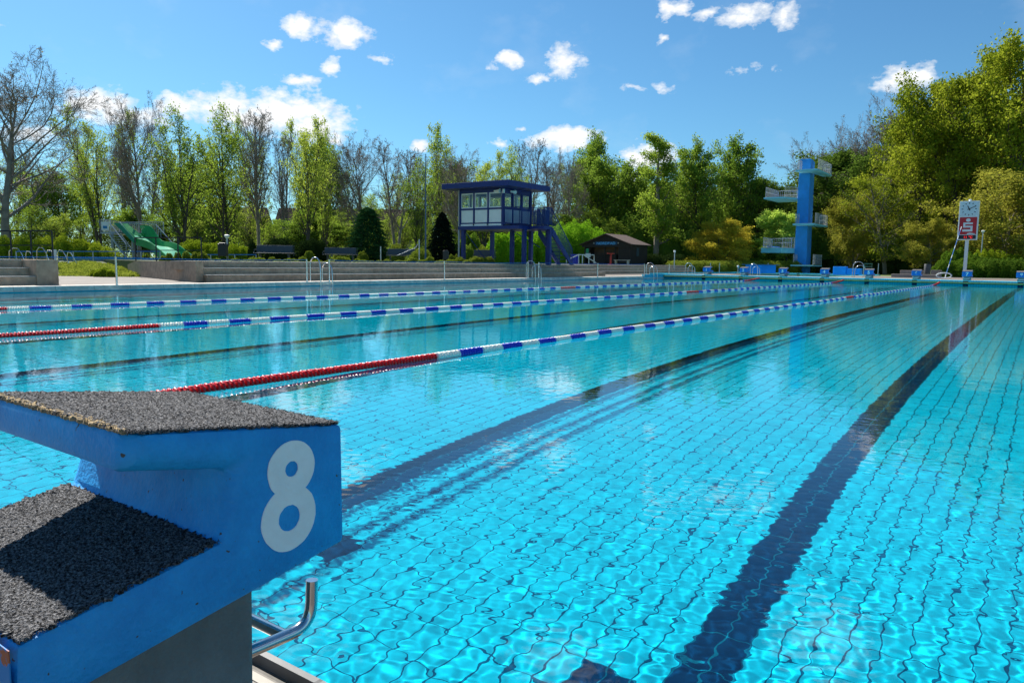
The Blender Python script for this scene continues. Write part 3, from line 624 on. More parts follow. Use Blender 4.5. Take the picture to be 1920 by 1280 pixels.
def panelwall(pa, pb, n, white=True):
    pa, pb = Vector(pa), Vector(pb); L = (pb-pa).length; d = (pb-pa)/L; ang = math.atan2(d.y, d.x); w = L/n
    for i in range(n+1):
        q = pa+d*w*i; c = MB().box((q.x, q.y, (FZ+RZ)/2), (.10 if 0 < i < n else .16, .12, RZ-FZ-.004*(i % 2+1)), rz=ang); c.build('mullion', navy, tw)
    mid = (pa+pb)/2
    MB().box((mid.x, mid.y, zm+.0), (L-.04, .10, .09), rz=ang).build('transom', navy, tw)
    MB().box((mid.x, mid.y, (zt+RZ)/2), (L-.04, .105, RZ-zt-.006), rz=ang).build('head_band', navy, tw)
    MB().box((mid.x, mid.y, FZ+.13), (L-.04, .10, .08), rz=ang).build('transom', navy, tw)
    for i in range(n):
        q = pa+d*w*(i+.5)
        o = MB().box((q.x, q.y, (FZ+.17+zm-.045)/2), (w-.10, .05, zm-.045-FZ-.17), rz=ang).build('wall_panel', white_panel, tw, bevel=.05 if white else 0, seg=3)
        z0_, z1_ = zm+.045, zt
        fr = MB(); cw = w-.10
        for sx in (-1, 1): fr.box((q.x+d.x*sx*(cw/2-.03), q.y+d.y*sx*(cw/2-.03), (z0_+z1_)/2), (.06, .06, z1_-z0_-.13), rz=ang)
        fr.box((q.x, q.y, z0_+.035), (cw, .06, .06), rz=ang); fr.box((q.x, q.y, z1_-.035), (cw, .06, .06), rz=ang)
        f_ = fr.build('window_frame', white_panel if white else navy, tw)
        g_ = MB().box((q.x-tw.location.x, q.y-tw.location.y, (z0_+z1_)/2-tw.location.z), (cw-.12, .006, z1_-z0_-.13), rz=ang).build('pane', glass); g_.parent = f_
panelwall((TX0, TY0, 0), (TX1, TY0, 0), 3); panelwall((TX1, TY0, 0), (TX1, TY1, 0), 3, False)
panelwall((TX1, TY1, 0), (TX0, TY1, 0), 3); panelwall((TX0, TY1, 0), (TX0, TY0, 0), 3)
for x, y in ((-28.1, 34.1), (-28.1, 36.9), (-25.2, 36.9), (-25.5, 35.4), (-24.05, 34.55), (-24.05, 37.0)):
    MB().bb((x-.1, y-.1, TZ-.02), (x+.1, y+.1, FZ-.22)).build('column', navy, tw)
MB().tube([(-28.32, 33.95, TZ), (-28.32, 33.95, RZ)], .05, 10).build('downpipe', mat('downpipe_grey', (.3, .32, .34), .4), tw, smooth=True)
MB().tube([(-28.0, 34.1, FZ-.3), (-26.9, 34.9, TZ+.1)], .025, 6).build('brace', navy, tw)
MB().tube([(-25.4, 35.4, FZ-.3), (-24.2, 36.4, TZ+1.0)], .025, 6).build('brace', navy, tw)
# loudspeakers under the roof corner
for dx, dy, rz in ((-.55, -.12, 0), (.12, .55, PI/2)):
    q = Vector((TX1+dx, TY0+dy, RZ-.17)); s_ = MB(); dv = Vector((math.cos(rz), math.sin(rz), 0)) if rz else Vector((1, 0, 0)); s_.tube([q, q+dv*.15, q+dv*.30, q+dv*.42], [.05, .06, .09, .13], 12); s_.build('loudspeaker', white_panel, tw, smooth=True)
MB().box((TX1+.10, TY0-.10, RZ-.2), (.10, .10, .22)).build('loudspeaker', white_panel, tw)
# railing of the balcony
SY0, SY1 = 35.7, 38.0
def railing(pts, h, parent, m, sp=.12, r=.012, nm='railing', rails=(1.0,), postr=.022, bal=True):
    b = MB()
    for i in range(len(pts)-1):
        a, c = Vector(pts[i]), Vector(pts[i+1]); L = (c-a).length
        for k in rails: b.tube([a+Vector((0, 0, h*k)), c+Vector((0, 0, h*k))], postr, 6)
        if bal:
            b.tube([a+Vector((0, 0, .08)), c+Vector((0, 0, .08))], r, 6)
            for j in range(int(L/sp)+1):
                q = a.lerp(c, min(1, j*sp/L)); b.tube([q+Vector((0, 0, .08)), q+Vector((0, 0, h))], r, 4)
        b.tube([a, a+Vector((0, 0, h))], postr, 6); b.tube([c, c+Vector((0, 0, h))], postr, 6)
    return b.build(nm, m, parent)
railing([(TX1+.1, TY0-.05, FZ), (-24.0, TY0-.05, FZ), (-24.0, 34.85, FZ)], .98, tw, navy, .08, .018)
railing([(-24.0, SY0+.05, FZ), (-24.0, 37.0, FZ), (-25.1, 37.0, FZ)], .98, tw, navy, .08, .018)
# landing + stairs going down along the pool
MB().bb((-23.94, 34.85, FZ-.2), (-22.95, SY0, FZ-.03)).build('landing', navy, tw)
MB().bb((-23.12, 35.45, TZ-.02), (-22.92, 35.65, FZ-.2)).build('column', navy, tw)
railing([(-22.97, 34.9, FZ), (-22.97, SY0, FZ)], 1.0, tw, navy, .07, .018)
railing([(-23.94, 34.9, FZ), (-22.97, 34.9, FZ)], 1.0, tw, navy, .07, .018)
for x in (-23.9, -23.0):
    MB().prism([(x, SY0, FZ-.05), (x, SY0, FZ-.50), (x, SY1-.22, TZ), (x, SY1+.15, TZ)], (.08, 0, 0)).build('stringer', navy, tw)
    b = MB(); b.tube([(x+.02, SY0, FZ+.95), (x+.02, SY1, TZ+.95), (x+.02, SY1+.05, TZ)], .026, 6)
    for j in range(22):
        k = j/21; b.tube([(x+.02, SY0+(SY1-SY0)*k, FZ+(TZ-FZ)*k), (x+.02, SY0+(SY1-SY0)*k, FZ+.95+(TZ-FZ)*k)], .012, 4)
    b.build('stair_railing', navy, tw)
for j in range(10):
    k = (j+.5)/10; MB().bb((-23.85, SY0+(SY1-SY0)*k-.12, FZ+(TZ-FZ)*k-.02), (-23.0, SY0+(SY1-SY0)*k+.12, FZ+(TZ-FZ)*k+.012)).build('stair_tread', navy, tw)

# ---------------------------------------------------------------- diving tower
DT = at(1490, 480, 76.6); dty = DT.y; dtx = DT.x
tz = lambda py: zat(py, dtx+.6, dty)
dt = thing('diving_tower', 'tall bright blue concrete diving tower with five railed platforms', 'diving tower', (dtx+.6, dty+.8, .19))
TOPZ = tz(298)
b = MB(); b.prism([(dtx-.04, dty, .1), (dtx+1.18, dty, .1), (dtx+1.06, dty, TOPZ), (dtx, dty, TOPZ)], (0, 1.1, 0)); b.build('shaft', tower_blue, dt, bevel=.03)
b = MB(); b.prism([(dtx+.2, dty+1.1, .1), (dtx+1.10, dty+1.1, .1), (dtx+.98, dty+1.1, TOPZ-.1), (dtx+.2, dty+1.1, TOPZ-.1)], (0, .9, 0)); b.build('stair_shaft', tower_blue, dt)
plats = [(1, 321, 6.0, .14), (-1, 372, 5.0, .14), (1, 427-5, 5.5, .14), (-1, 474, 3.6, .50), (1, 499, 4.0, .12)]
py0 = dty-2.0
for side, py_, L, th in plats:
    z_ = zat(py_, dtx+.6, py0) if side > 0 else zat(py_, dtx-1.2, py0)
    xa, xb = (dtx+.18, dtx+2.25) if side > 0 else (dtx-2.85, dtx-.82)
    if side > 0: poly = [(xa+.0, py0), (xb, py0), (xb, py0+L), (xa+1.2, py0+L), (xa+1.0, dty+.3), (xa+.9, dty-.02), (xa, dty-.02)]
    else: poly = [(xa, py0), (xb, py0), (dtx-.05, dty+.1), (dtx-.05, dty+1.2), (xb, py0+L), (xa, py0+L)]
    b = MB().prism([(x, y, z_) for x, y in poly], (0, 0, th)); b.build('platform', light_blue, dt)
    MB().prism([(x, y, z_+th) for x, y in poly], (0, 0, .02)).build('platform_covering', white_panel, dt)
    zr = z_+th+.02
    if side > 0: rp = [(xa+.1, dty-.15, zr), (xa+.1, py0+.5, zr)]; rq = [(xb-.05, py0+.5, zr), (xb-.05, py0+L-.05, zr), (xa+1.25, py0+L-.05, zr)]
    else: rp = [(xa+.05, py0+.5, zr), (xa+.05, py0+L-.05, zr), (xb, py0+L-.05, zr)]; rq = [(xb-.05, py0+.5, zr), (dtx-.1, dty+.05, zr)]
    for q in (rp, rq): railing(q, 1.05, dt, steel_far, .20, .011, 'platform_railing', (1.0, .55), .024)
    if th > .3:
        MB().bb((xa+.5, py0-1.1, z_+th+.12), (xa+1.0, py0+3.0, z_+th+.17)).build('springboard', tower_blue, dt)
        MB().bb((xa+.55, py0+.2, z_+th), (xa+.95, py0+.5, z_+th+.12)).build('board_fulcrum', steel_far, dt)

# ---------------------------------------------------------------- clock post
CY = 57.5; CX = -4.50
cl = thing('clock_post', 'tall white clock sign on a white pole above starting block 7', 'clock', (CX, CY, .262))
zc = lambda py: zat(py, CX, CY)
sgn_w = mat('sign_white', (.72, .76, .78), .4, var=.04); sgn_red = mat('sign_red', (.50, .010, .020), .45); ink = mat('clock_ink', (.01, .013, .02), .5)
sgn_face = mat('clock_face', (.60, .72, .78), .35)
W = 1.12; zb, zt_ = zc(450), zc(377)
MB().bb((CX-W/2, CY, zb), (CX+W/2, CY+.35, zt_)).build('sign_case', sgn_w, cl, bevel=.02)
MB().prism([(CX-.10, CY+.1, .25), (CX+.10, CY+.1, .25), (CX+.10, CY+.1, zb), (CX-.10, CY+.1, zb)], (0, .16, 0)).build('pole', sgn_w, cl)
MB().lathe((CX, CY+.18, zt_), [(.05, 0), (.09, .05), (.09, .10), (.04, .13)], 12).build('top_sensor', sgn_w, cl)
H = zt_-zb; fz = zt_-.055-.46
MB().bb((CX-.50, CY-.012, fz-.46), (CX+.50, CY, fz+.45)).build('clock_face', sgn_face, cl)
b = MB()
for k in range(12):
    a = 2*PI*k/12; r0, r1 = (.33, .43) if k % 3 == 0 else (.35, .43)
    d = Vector((math.sin(a), 0, math.cos(a))); s_ = Vector((math.cos(a), 0, -math.sin(a)))*.022; c0 = Vector((CX, CY-.02, fz))
    b.prism([c0+d*r0-s_, c0+d*r0+s_, c0+d*r1+s_, c0+d*r1-s_], (0, .006, 0))
b.build('hour_marks', ink, cl)
def hand(ang, L, w, nm, y):
    d = Vector((math.sin(ang), 0, math.cos(ang))); s_ = Vector((math.cos(ang), 0, -math.sin(ang)))*w; c0 = Vector((CX, y, fz))
    MB().prism([c0-d*.10-s_, c0-d*.10+s_, c0+d*L+s_*.7, c0+d*L-s_*.7], (0, .006, 0)).build(nm, ink, cl)
hand(math.radians(335), .23, .034, 'hour_hand', CY-.027); hand(math.radians(64), .42, .022, 'minute_hand', CY-.036)
rz0, rz1 = zb+.36, fz-.53
MB().bb((CX-.49, CY-.010, rz0), (CX+.49, CY, rz1)).build('red_panel', sgn_red, cl)
# stylised white S with a dot
RH = rz1-rz0; b = MB(); yy_ = CY-.018
cx_, sw, st = CX, .27, .085; zs0 = rz0+RH*.17; hh = (RH*.52)
b.prism([(cx_+RH*.115*math.cos(a), yy_, rz0+RH*.83+RH*.10*math.sin(a)) for a in [2*PI*i/20 for i in range(20)]], (0, .008, 0))
u_ = hh/5
def bar(x0, x1, k0, k1): b.bb((cx_+x0, yy_, zs0+u_*k0), (cx_+x1, yy_+.008, zs0+u_*k1))
for x0, x1, k0, k1 in ((-sw, sw, 4, 5), (-sw, -sw+.12, 3.2, 3.999), (-sw, sw, 2.2, 3.2), (sw-.12, sw, 1.2, 2.199), (-sw-.03, sw, 0, 1.2)): bar(x0, x1, k0, k1)
b.bb((CX-.02, yy_, rz0+.01), (CX+.40, yy_+.006, rz0+.07)); b.prism([(CX+.0, yy_, rz0+.0701), (CX+.46, yy_, rz0+.015), (CX+.30, yy_, rz0+.09), (CX+.1, yy_, rz0+.11)], (0, .0055, 0))
b.build('emblem', sgn_w, cl)
MB().bb((CX-.49, CY-.012, zb+.06), (CX+.49, CY, zb+.32)).build('display', ink, cl)
led = bpy.data.materials.new('red_display_digits'); led.use_nodes = True; lb = led.node_tree.nodes['Principled BSDF']; lb.inputs['Base Color'].default_value = (.5, .01, .01, 1); lb.inputs['Emission Color'].default_value = (1, .02, .02, 1); lb.inputs['Emission Strength'].default_value = .8
txt('11 °C', (CX+.05, CY-.014, zb+.11), .22, led, cl, name='digits')
# life ring pole leaning on the sign and its net frame
b = MB(); a0 = Vector((CX-.84, CY-2.6, .33)); a1 = Vector((CX-.35, CY-.07, zc(425)))
pole = thing('rescue_pole', 'long blue and white pole leaning against the clock sign', 'rescue pole', (a0.x, a0.y, .262))
for i in range(16):
    k0, k1 = i/16, (i+1)/16; MB().tube([a0.lerp(a1, k0), a0.lerp(a1, k1)], .022, 6, cap=False).build('blue_stripe' if i % 3 else 'white_stripe', rope_blue if i % 3 else white_panel, pole)
c_ = Vector((a0.x-.05, a0.y-.1, .46)); ring = [c_+Vector((.42*math.cos(a), 0, .17*math.sin(a))) for a in [2*PI*i/24 for i in range(25)]]
MB().tube(ring, .035, 8, cap=False).build('white_hoop', white_panel, pole, smooth=True)

# ---------------------------------------------------------------- kiosk
K = ground(1136, 75, TZ); kx0, kx1 = K.x-2.55, K.x+2.65; ky0 = K.y; ky1 = ky0+3.9
kz = lambda py, x, y: zat(py, x, y)
eave = zat(457, K.x, ky0); apex = zat(438, K.x, ky0)
wood_dk = mat('dark_boards', (.028, .020, .016), .8, var=.35, vscale=8, stretch=(8, 8, 1)); rooft = mat('brown_roof', (.085, .052, .042), .85, var=.3, vscale=6); inside = mat('counter_wood', (.13, .075, .045), .7, var=.3)
kk = thing('kiosk', 'dark brown wooden kiosk with gabled roof and NORDBAD sign', 'kiosk', (K.x, ky0+1.9, TZ))
kb = MB(); kb.bb((kx0, ky0+.9, TZ-.1), (kx1-.0, ky1, eave-.05)); kb.build('wall', wood_dk, kk)
MB().bb((kx1-1.3, ky0, TZ-.1), (kx1, ky0+.9, eave-.06)).build('wall', wood_dk, kk)
MB().bb((kx0, ky0, TZ-.1), (kx0+.12, ky0+.9, eave-.06)).build('wall', wood_dk, kk)
MB().prism([(kx0-.25, ky0-.08, eave-.35), (kx1+.25, ky0-.08, eave-.35), (kx1+.25, ky0-.08, eave-.02), (K.x, ky0-.08, apex-.05), (kx0-.25, ky0-.08, eave-.02)], (0, .10, 0)).build('gable', wood_dk, kk)
for sx, nm in ((-1, 'roof'), (1, 'roof')):
    xe = K.x+sx*2.95
    MB().prism([(K.x, ky0-.35, apex), (xe, ky0-.35, eave-.06), (xe, ky0-.35, eave-.13), (K.x, ky0-.35, apex-.09)], (0, 4.6, 0)).build(nm, rooft, kk)
MB().bb((kx0+.3, ky0+.25, TZ), (kx1-1.6, ky0+.6, TZ+1.0)).build('counter', wood_dk, kk)
for x in (kx0+.6, K.x-.2, K.x+1.0): MB().bb((x-.06, ky0, TZ), (x+.06, ky0+.1, eave-.1)).build('post', wood_dk, kk)
MB().bb((kx0+.7, ky0+.86, TZ+1.0), (kx1-1.7, ky0+.895, TZ+1.75)).build('serving_hatch', inside, kk)
MB().bb((kx0+.12, ky0+.10, TZ+1.15), (kx0+.45, ky0+.13, TZ+1.62)).build('notice', mat('green_notice', (.05, .4, .2), .6), kk)
MB().bb((kx0+.15, ky0-.03, TZ+.72), (kx0+.75, ky0+.02, TZ+1.12)).build('notice', white_panel, kk)
MB().bb((kx1+.0, ky0+1.4, TZ+.9), (kx1+.04, ky0+1.9, TZ+1.7)).build('window', mat('kiosk_window', (.06, .09, .11), .15), kk)
sb = mat('sign_blue', (.02, .19, .42), .5)
MB().bb((K.x-1.25, ky0-.13, eave-.13), (K.x+1.25, ky0-.09, eave+.21)).build('sign_board', mat('sign_board', (.01, .05, .12), .5), kk)
txt('NORDBAD', (K.x, ky0-.132, eave-.075), .34, mat('sign_letters', (.10, .40, .75), .5), kk, bold=.012, wscale=1.28)
for sx in (-1.38, 1.38):
    txt('≡', (K.x+sx, ky0-.12, eave-.05), .30, white_panel, kk, name='ornament')
# things in front of the kiosk
def hr(pts, label, r=.03, m=None, nm='handrail', cat='handrail', z=TZ): 
    return tag(MB().tube(pts, r, 6).build(nm, m or white_panel), label, cat)
d_ = 68
hA = [at(1062, 488, d_), at(1085, 478, d_), at(1113, 478, d_)]
t = thing('handrail', 'white tubular handrail with sloping ends left of the kiosk', 'handrail', ground(1095, d_, TZ))
MB().tube([at(1062, 494, d_), at(1062, 488, d_), at(1085, 477.5, d_), at(1114, 478, d_), at(1114, 494.5, d_)], .045, 6).build('frame', white_panel, t)
for px in (1085, 1092, 1104): MB().tube([at(px, 478, d_), at(px, 494.5, d_)], .045, 6).build('post', white_panel, t)
MB().tube([at(1094, 478, d_), at(1118, 493, d_)], .045, 6).build('brace', white_panel, t)
t = thing('bar_table', 'small red standing table in front of the kiosk', 'table', ground(1145, 71, TZ))
q = t.location; redm = mat('red_table_paint', (.42, .03, .025), .5)
MB().lathe(q, [(.04, 1.0), (.36, 1.04), (.36, 1.10), (.03, 1.10)], 16).build('table_top', redm, t); MB().tube([q, q+Vector((0, 0, 1.02))], .085, 10).build('leg', redm, t); MB().lathe(q, [(.25, 0), (.25, .04), (.06, .06)], 14).build('foot', redm, t)
def lowbench(p, w, h, label, m):
    t = thing('bench', label, 'bench', p); MB().box(p+Vector((0, 0, h)), (w, .4, .06)).build('seat', m, t)
    for sx in (-1, 1): MB().box(p+Vector((sx*(w/2-.15), 0, h/2)), (.08, .36, h-.06)).build('leg', m, t)
lowbench(ground(1166, 72, TZ), 1.6, .45, 'small pale bench in front of the kiosk wall right of the red table', conc)
t = thing('waste_bin', 'blue plastic bin between the handrail and the kiosk', 'bin', ground(1077, 70.5, TZ)); q = t.location
MB().prism([q+Vector((-.28, -.28, 0)), q+Vector((.28, -.28, 0)), q+Vector((.28, .28, 0)), q+Vector((-.28, .28, 0))], (0, 0, .85)).build('body', blue_pl, t, bevel=.03); MB().box(q+Vector((0, 0, .89)), (.62, .62, .07)).build('lid', blue_pl, t, bevel=.02)

# ---------------------------------------------------------------- green slide
gdk = mat('slide_green', (.006, .27, .045), .35, var=.08); glt = mat('slide_bed', (.22, .62, .40), .3, var=.06)
sl = thing('water_slide', 'wide green water slide with two lanes, grey stairs and steel railings', 'slide', ground(270, 50, .6))
def A(px, py, d=50.): return at(px, py, d)
# local frame: chute runs right along the picture and slightly toward the pool
def ribbon(lo, hi, name, m, th=.06):
    b = MB()
    for i in range(len(lo)-1): b.prism([lo[i], lo[i+1], hi[i+1], hi[i]], Vector((0, 0, -th)))
    return b.build(name, m, sl, smooth=True)
def spline(pts, n=6):
    out_ = []
    for i in range(len(pts)-1):
        p0 = pts[max(i-1, 0)]; p1 = pts[i]; p2 = pts[i+1]; p3 = pts[min(i+2, len(pts)-1)]
        for j in range(n):
            t_ = j/n; out_.append(.5*((2*p1)+(p2-p0)*t_+(2*p0-5*p1+4*p2-p3)*t_*t_+(3*p1-p0-3*p2+p3)*t_**3))
    return out_+[pts[-1]]
bedn = spline([A(249, 441, 48.6), A(256, 449, 48.4), A(270, 453, 48.1), A(285, 459, 47.8), A(297, 469, 47.4), A(308, 478, 47.1), A(318, 486, 46.8), A(330, 489, 46.5)])
bedf = spline([A(268, 443, 51.2), A(280, 450, 51.0), A(292, 460, 50.8), A(305, 462, 50.4), A(318, 464, 50.1), A(330, 470, 49.8), A(340, 480, 49.5), A(348, 487, 49.2)])
ribbon(bedn, bedf, 'slide_bed', glt)
up1 = spline([A(262, 423, 51.5), A(281, 424, 51.3), A(292, 438, 51.1), A(303, 451, 50.7), A(322, 454, 50.3), A(335, 460, 50), A(348, 470, 49.7), A(363, 480, 49.4)])
b = MB()
for i in range(len(up1)-1): b.prism([bedf[i], bedf[i+1], up1[i+1], up1[i]], Vector((-.03, .08, 0)))
b.build('side_wall', gdk, sl)
nn = spline([A(216, 420, 48.5), A(226, 424, 48.4), A(238, 437, 48.3), A(250, 449, 48.2), A(262, 456, 48.0), A(278, 462, 47.6), A(290, 471, 47.2), A(318, 489, 46.7)])
b = MB()
for i in range(len(bedn)-1): b.prism([bedn[i]+Vector((0, 0, -.45 if i > 18 else -.35)), bedn[i+1]+Vector((0, 0, -.45 if i+1 > 18 else -.35)), bedn[i+1]+Vector((0, 0, .12)), bedn[i]+Vector((0, 0, .12))], Vector((.03, -.08, 0)))
b.build('side_wall', gdk, sl)
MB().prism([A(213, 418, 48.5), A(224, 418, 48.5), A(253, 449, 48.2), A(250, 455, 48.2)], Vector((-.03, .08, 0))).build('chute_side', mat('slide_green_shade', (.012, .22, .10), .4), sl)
MB().prism([A(212, 418, 49.8), A(222, 418, 49.8), A(250, 441, 49.6), A(246, 447, 49.6)], Vector((-.03, .6, 0))).build('upper_bed', gdk, sl)
MB().bb(*(lambda a, c: ((a.x, a.y, a.z), (c.x, c.y+.3, c.z+.12)))(A(246, 443, 50.5), A(268, 441, 51.5))).build('divider', gdk, sl)
# platform, tower legs, stairs
pl0, pl1 = A(188, 438, 49.5), A(212, 438, 49.5)
ux = (pl1-pl0).normalized(); uy = Vector((-ux.y, ux.x, 0))
galv = mat('galvanised_steel', (.33, .36, .39), .45, .5, var=.1)
MB().prism([pl0, pl1, pl1+uy*3.0+ux*1.6, pl0+uy*3.0], (0, 0, .12)).build('platform', galv, sl)
for p in (pl0+ux*.8, pl0+ux*.75+uy*2.8): MB().tube([Vector((p.x, p.y, .55)), Vector((p.x, p.y, p.z))], .10, 8).build('column', galv, sl)
railing([pl0+Vector((0, 0, .12)), pl0+uy*3+Vector((0, 0, .12)), pl1+uy*3+ux*2+Vector((0, 0, .12))], .80, sl, steel_far, .14, .012, 'platform_railing')
railing([pl0+Vector((0, 0, .12)), pl0+ux*.7+Vector((0, 0, .12))], .80, sl, steel_far, .14, .012, 'platform_railing')
MB().box(pl0+ux*.38+Vector((0, -.03, .5)), (.5, .02, .55), rz=math.atan2(ux.y, ux.x)).build('notice_board', white_panel, sl)
MB().box(pl0+ux*.38+Vector((0.01, -.045, .42)), (.28, .01, .18), rz=math.atan2(ux.y, ux.x)).build('notice_print', sb, sl)
st0, st1 = A(206, 438, 49.4), A(243, 488, 48.5); sw_ = uy*.0+Vector((.75, .35, 0))
for o_ in (Vector(), sw_): 
    MB().prism([st0+o_, st1+o_, st1+o_+Vector((0, 0, -.16)), st0+o_+Vector((0, 0, -.16))], Vector((.02, -.05, 0))).build('stringer', galv, sl)
    MB().tube([st0+o_+Vector((-.1, 0, .78)), st0.lerp(st1, .85)+o_+Vector((0, 0, .78)), st0.lerp(st1, .85)+o_], .03, 6).build('stair_rail', steel_far, sl)
for i in range(11):
    p = st0.lerp(st1, (i+.5)/11); MB().add([p, p+sw_, p+sw_+Vector((.12, -.2, 0)), p+Vector((.12, -.2, 0)), p+Vector((0, 0, .03)), p+sw_+Vector((0, 0, .03)), p+sw_+Vector((.12, -.2, .03)), p+Vector((.12, -.2, .03))], [(0, 1, 2, 3), (4, 5, 6, 7), (0, 1, 5, 4), (1, 2, 6, 5), (2, 3, 7, 6), (3, 0, 4, 7)]).build('stair_tread', galv, sl)
MB().tube([A(262, 419.5, 51.6), A(292, 420.5, 51.5), A(322, 454, 50.6)], .03, 6).build('chute_rail', steel_far, sl)
MB().tube([A(222, 418, 49), A(262, 419.5, 51.2)], .03, 6).build('chute_rail', steel_far, sl)
b = MB()
for i in range(9): px = 268+i*4.2; b.tube([A(px, 420, 51.6), A(px, 441, 51.8)] if px < 292 else [A(px, 420+(px-292)*1.1, 51.5), A(px, 438+(px-292)*.8, 51.5)], .014, 4)
for i in range(10): px = 224+i*4; b.tube([A(px, 419, 51.2), A(px, 439, 51.4)], .014, 4)
b.build('railing_bars', steel_far, sl)

# ---------------------------------------------------------------- learner pool behind: rails, ladders, water strip
wading = slab_mat('wading_deck', (.30, .30, .30), (.26, .27, .27), (.15, .15, .15), 1, 1)
p1, p2 = ground(0, 40, .6), ground(460, 44, .6)
dlt = mat('pool_rim', (.08, .26, .36), .6)
tag(MB().tube([ground(120, 36, TZ+.02), ground(300, 37, TZ+.02)], .07, 6).build('wading_pool_rim', dlt), kind='structure')
def fence_line(name, pxs, d0, d1, pyt, label, m1=steel_far, m2=rope_blue):
    n = len(pxs); t = thing(name, label, 'railing', ground(pxs[0], d0, TZ))
    tops = []
    for i, px in enumerate(pxs):
        d = d0+(d1-d0)*i/(n-1); q = at(px, pyt, d); tops.append(q); MB().tube([Vector((q.x, q.y, TZ-.25)), q], .025, 6).build('post', m1, t)
    MB().tube(tops, .024, 6).build('top_rail', m2, t); MB().tube([q-Vector((0, 0, .42)) for q in tops], .018, 6).build('lower_rail', m2, t)
fence_line('blue_railing', [30, 108, 137, 174, 216, 264, 300], 34, 37, 471.5, 'low blue-topped railing around the learner pool below the slide')
fence_line('blue_railing', [352, 395, 440, 480], 38, 39, 477.5, 'low blue railing behind the litter bin, right of the slide')
for px, lb, w, pyt_ in ((28, 'wide steel pool handle at the far left behind the stone steps', 2., 466), (52, 'small bent steel pool handle, second from the left behind the stone steps', .5, 472), (76, 'tall arched steel pool handle behind the stone steps', 1.2, 465), (92, 'steel pool handle beside the small white board', .8, 470), (113, 'sloping steel pool handle at the end of the stone block', .9, 470), (129, 'short steel pool handle right of the stone end block', .4, 474)):
    q = ground(px, 33, TZ-.2); h = at(px, pyt_, 33).z-q.z-.12; s = w*.16
    tag(MB().tube([q+Vector((-s, -s*.3, 0)), q+Vector((-s*.8, -s*.3, h)), q+Vector((-s*.3, 0, h+.14)), q+Vector((s*.4, .1, h+.12)), q+Vector((s*.8, .2, h-.1)), q+Vector((s, .3, 0))], .019, 8).build('pool_entry_bar', steel, smooth=True), lb, 'pool entry bar', 'steel pool handles behind the stone steps')
q = ground(103, 33, TZ); tag(MB().box(q+Vector((0, 0, .1)), (.2, .03, .62), rz=.6).build('white_board', white_panel), 'small white upright board behind the stone end block', 'board')
# black railings on top of the walls
def black_rail(pxs, depth, pyt, label):
    t = thing('black_railing', label, 'railing', ground(pxs[0], depth, TZ)); tp = []
    for px in pxs:
        q = at(px, pyt, depth); tp.append(q); MB().tube([Vector((q.x, q.y, TZ-.03)), q], .028, 6).build('post', black_paint, t)
    MB().tube(tp, .026, 6).build('top_rail', black_paint, t); MB().tube([v-Vector((0, 0, .50)) for v in tp], .018, 6).build('middle_rail', black_paint, t)
black_rail([253, 292, 333, 377], 29.4, 445.5, 'black metal railing on the stone ramp wall in front of the green slide')
black_rail([-30, 19, 57, 97], 26, 433, 'black metal railing behind the left stone seating steps')

# ---------------------------------------------------------------- benches, bins, lamps
mesh_m = mat('bench_mesh_grey', (.06, .07, .085), .5, .3, var=.15)
def park_bench(px0, px1, depth, label, pyb=489, turn=0):
    c = ground((px0+px1)/2, depth, TZ); L = (px1-px0)/FPX*depth*.94; t = thing('park_bench', label, 'bench', c, 'dark metal benches on the terrace', rz=.6226+turn)
    def B(c_, d_, nm, rx=0): o = MB().box(c_, d_, rx=rx).build(nm, mesh_m, t, world=False, bevel=.01); return o
    B((0, -.1, .45), (L, .42, .04), 'seat'); B((-.05, .14, .70), (L*.9, .03, .42), 'backrest', -.16)
    for sx in (-1, 1): B((sx*L*.36, -.1, .21), (.06, .34, .44), 'leg')
    b = MB(); b.tube([(-L*.5+.05, -.25, .46), (-L*.5+.05, -.25, .64), (-L*.5+.05, .15, .66)], .02, 6); b.tube([(L*.45, .14, .3), (L*.45, .2, .92)], .02, 6); b.build('armrest', mesh_m, t, world=False)
park_bench(476, 556, 43, 'dark metal mesh bench in front of two clipped box hedges, leftmost bench')
park_bench(604, 674, 48, 'dark metal mesh bench left of the round green conifer')
park_bench(723, 783, 50, 'dark metal mesh bench beside the dark blue mast')
park_bench(886, 932, 50, 'dark metal mesh bench under the blue lookout')
def bin_(px, depth, h, w, label):
    q = ground(px, depth, TZ); t = thing('litter_bin', label, 'litter bin', q); 
    MB().box(q+Vector((0, 0, h*.62)), (w, w*.7, h*.72), rz=.6).build('body', black_paint, t, bevel=.03)
    MB().box(q+Vector((0, 0, h+.0)), (w*.8, w*.55, .05), rz=.6).build('lid', black_paint, t, bevel=.02)
    for sx in (-1, 1): MB().tube([q+Vector((sx*w*.4, sx*w*.27, -.03)), q+Vector((sx*w*.4, sx*w*.27, h*.4))], .025, 6).build('leg', black_paint, t)
bin_(419, 36, .84, .42, 'black litter bin on legs between the slide and the first bench')
bin_(836, 40, .68, .30, 'small dark litter bin left of the blue lookout')
def lamp(px, depth, pyt, base, label, arm=False):
    q = ground(px, depth, base); zt_ = at(px, pyt, depth).z; t = thing('lamp_post', label, 'lamp post', q)
    MB().tube([q, Vector((q.x, q.y, zt_-.2))], .045, 8).build('pole', steel_far, t, smooth=True)
    MB().lathe(Vector((q.x, q.y, zt_-.22)), [(.06, 0), (.15, .14), (.15, .18), (.05, .22)] if not arm else [(.05, 0), (.09, .05), (.11, .12), (.08, .18), (.02, .20)], 12).build('lamp_head', white_panel, t, smooth=True)
lamp(427, 42, 440, TZ, 'short lamp post with white mushroom head behind the litter bin')
lamp(1838, 66, 432, .2, 'slim lamp post right behind the clock sign')
lamp(1264, 66, 469, TZ-.4, 'short shower post with rounded pale head left of the yellow maple', True)
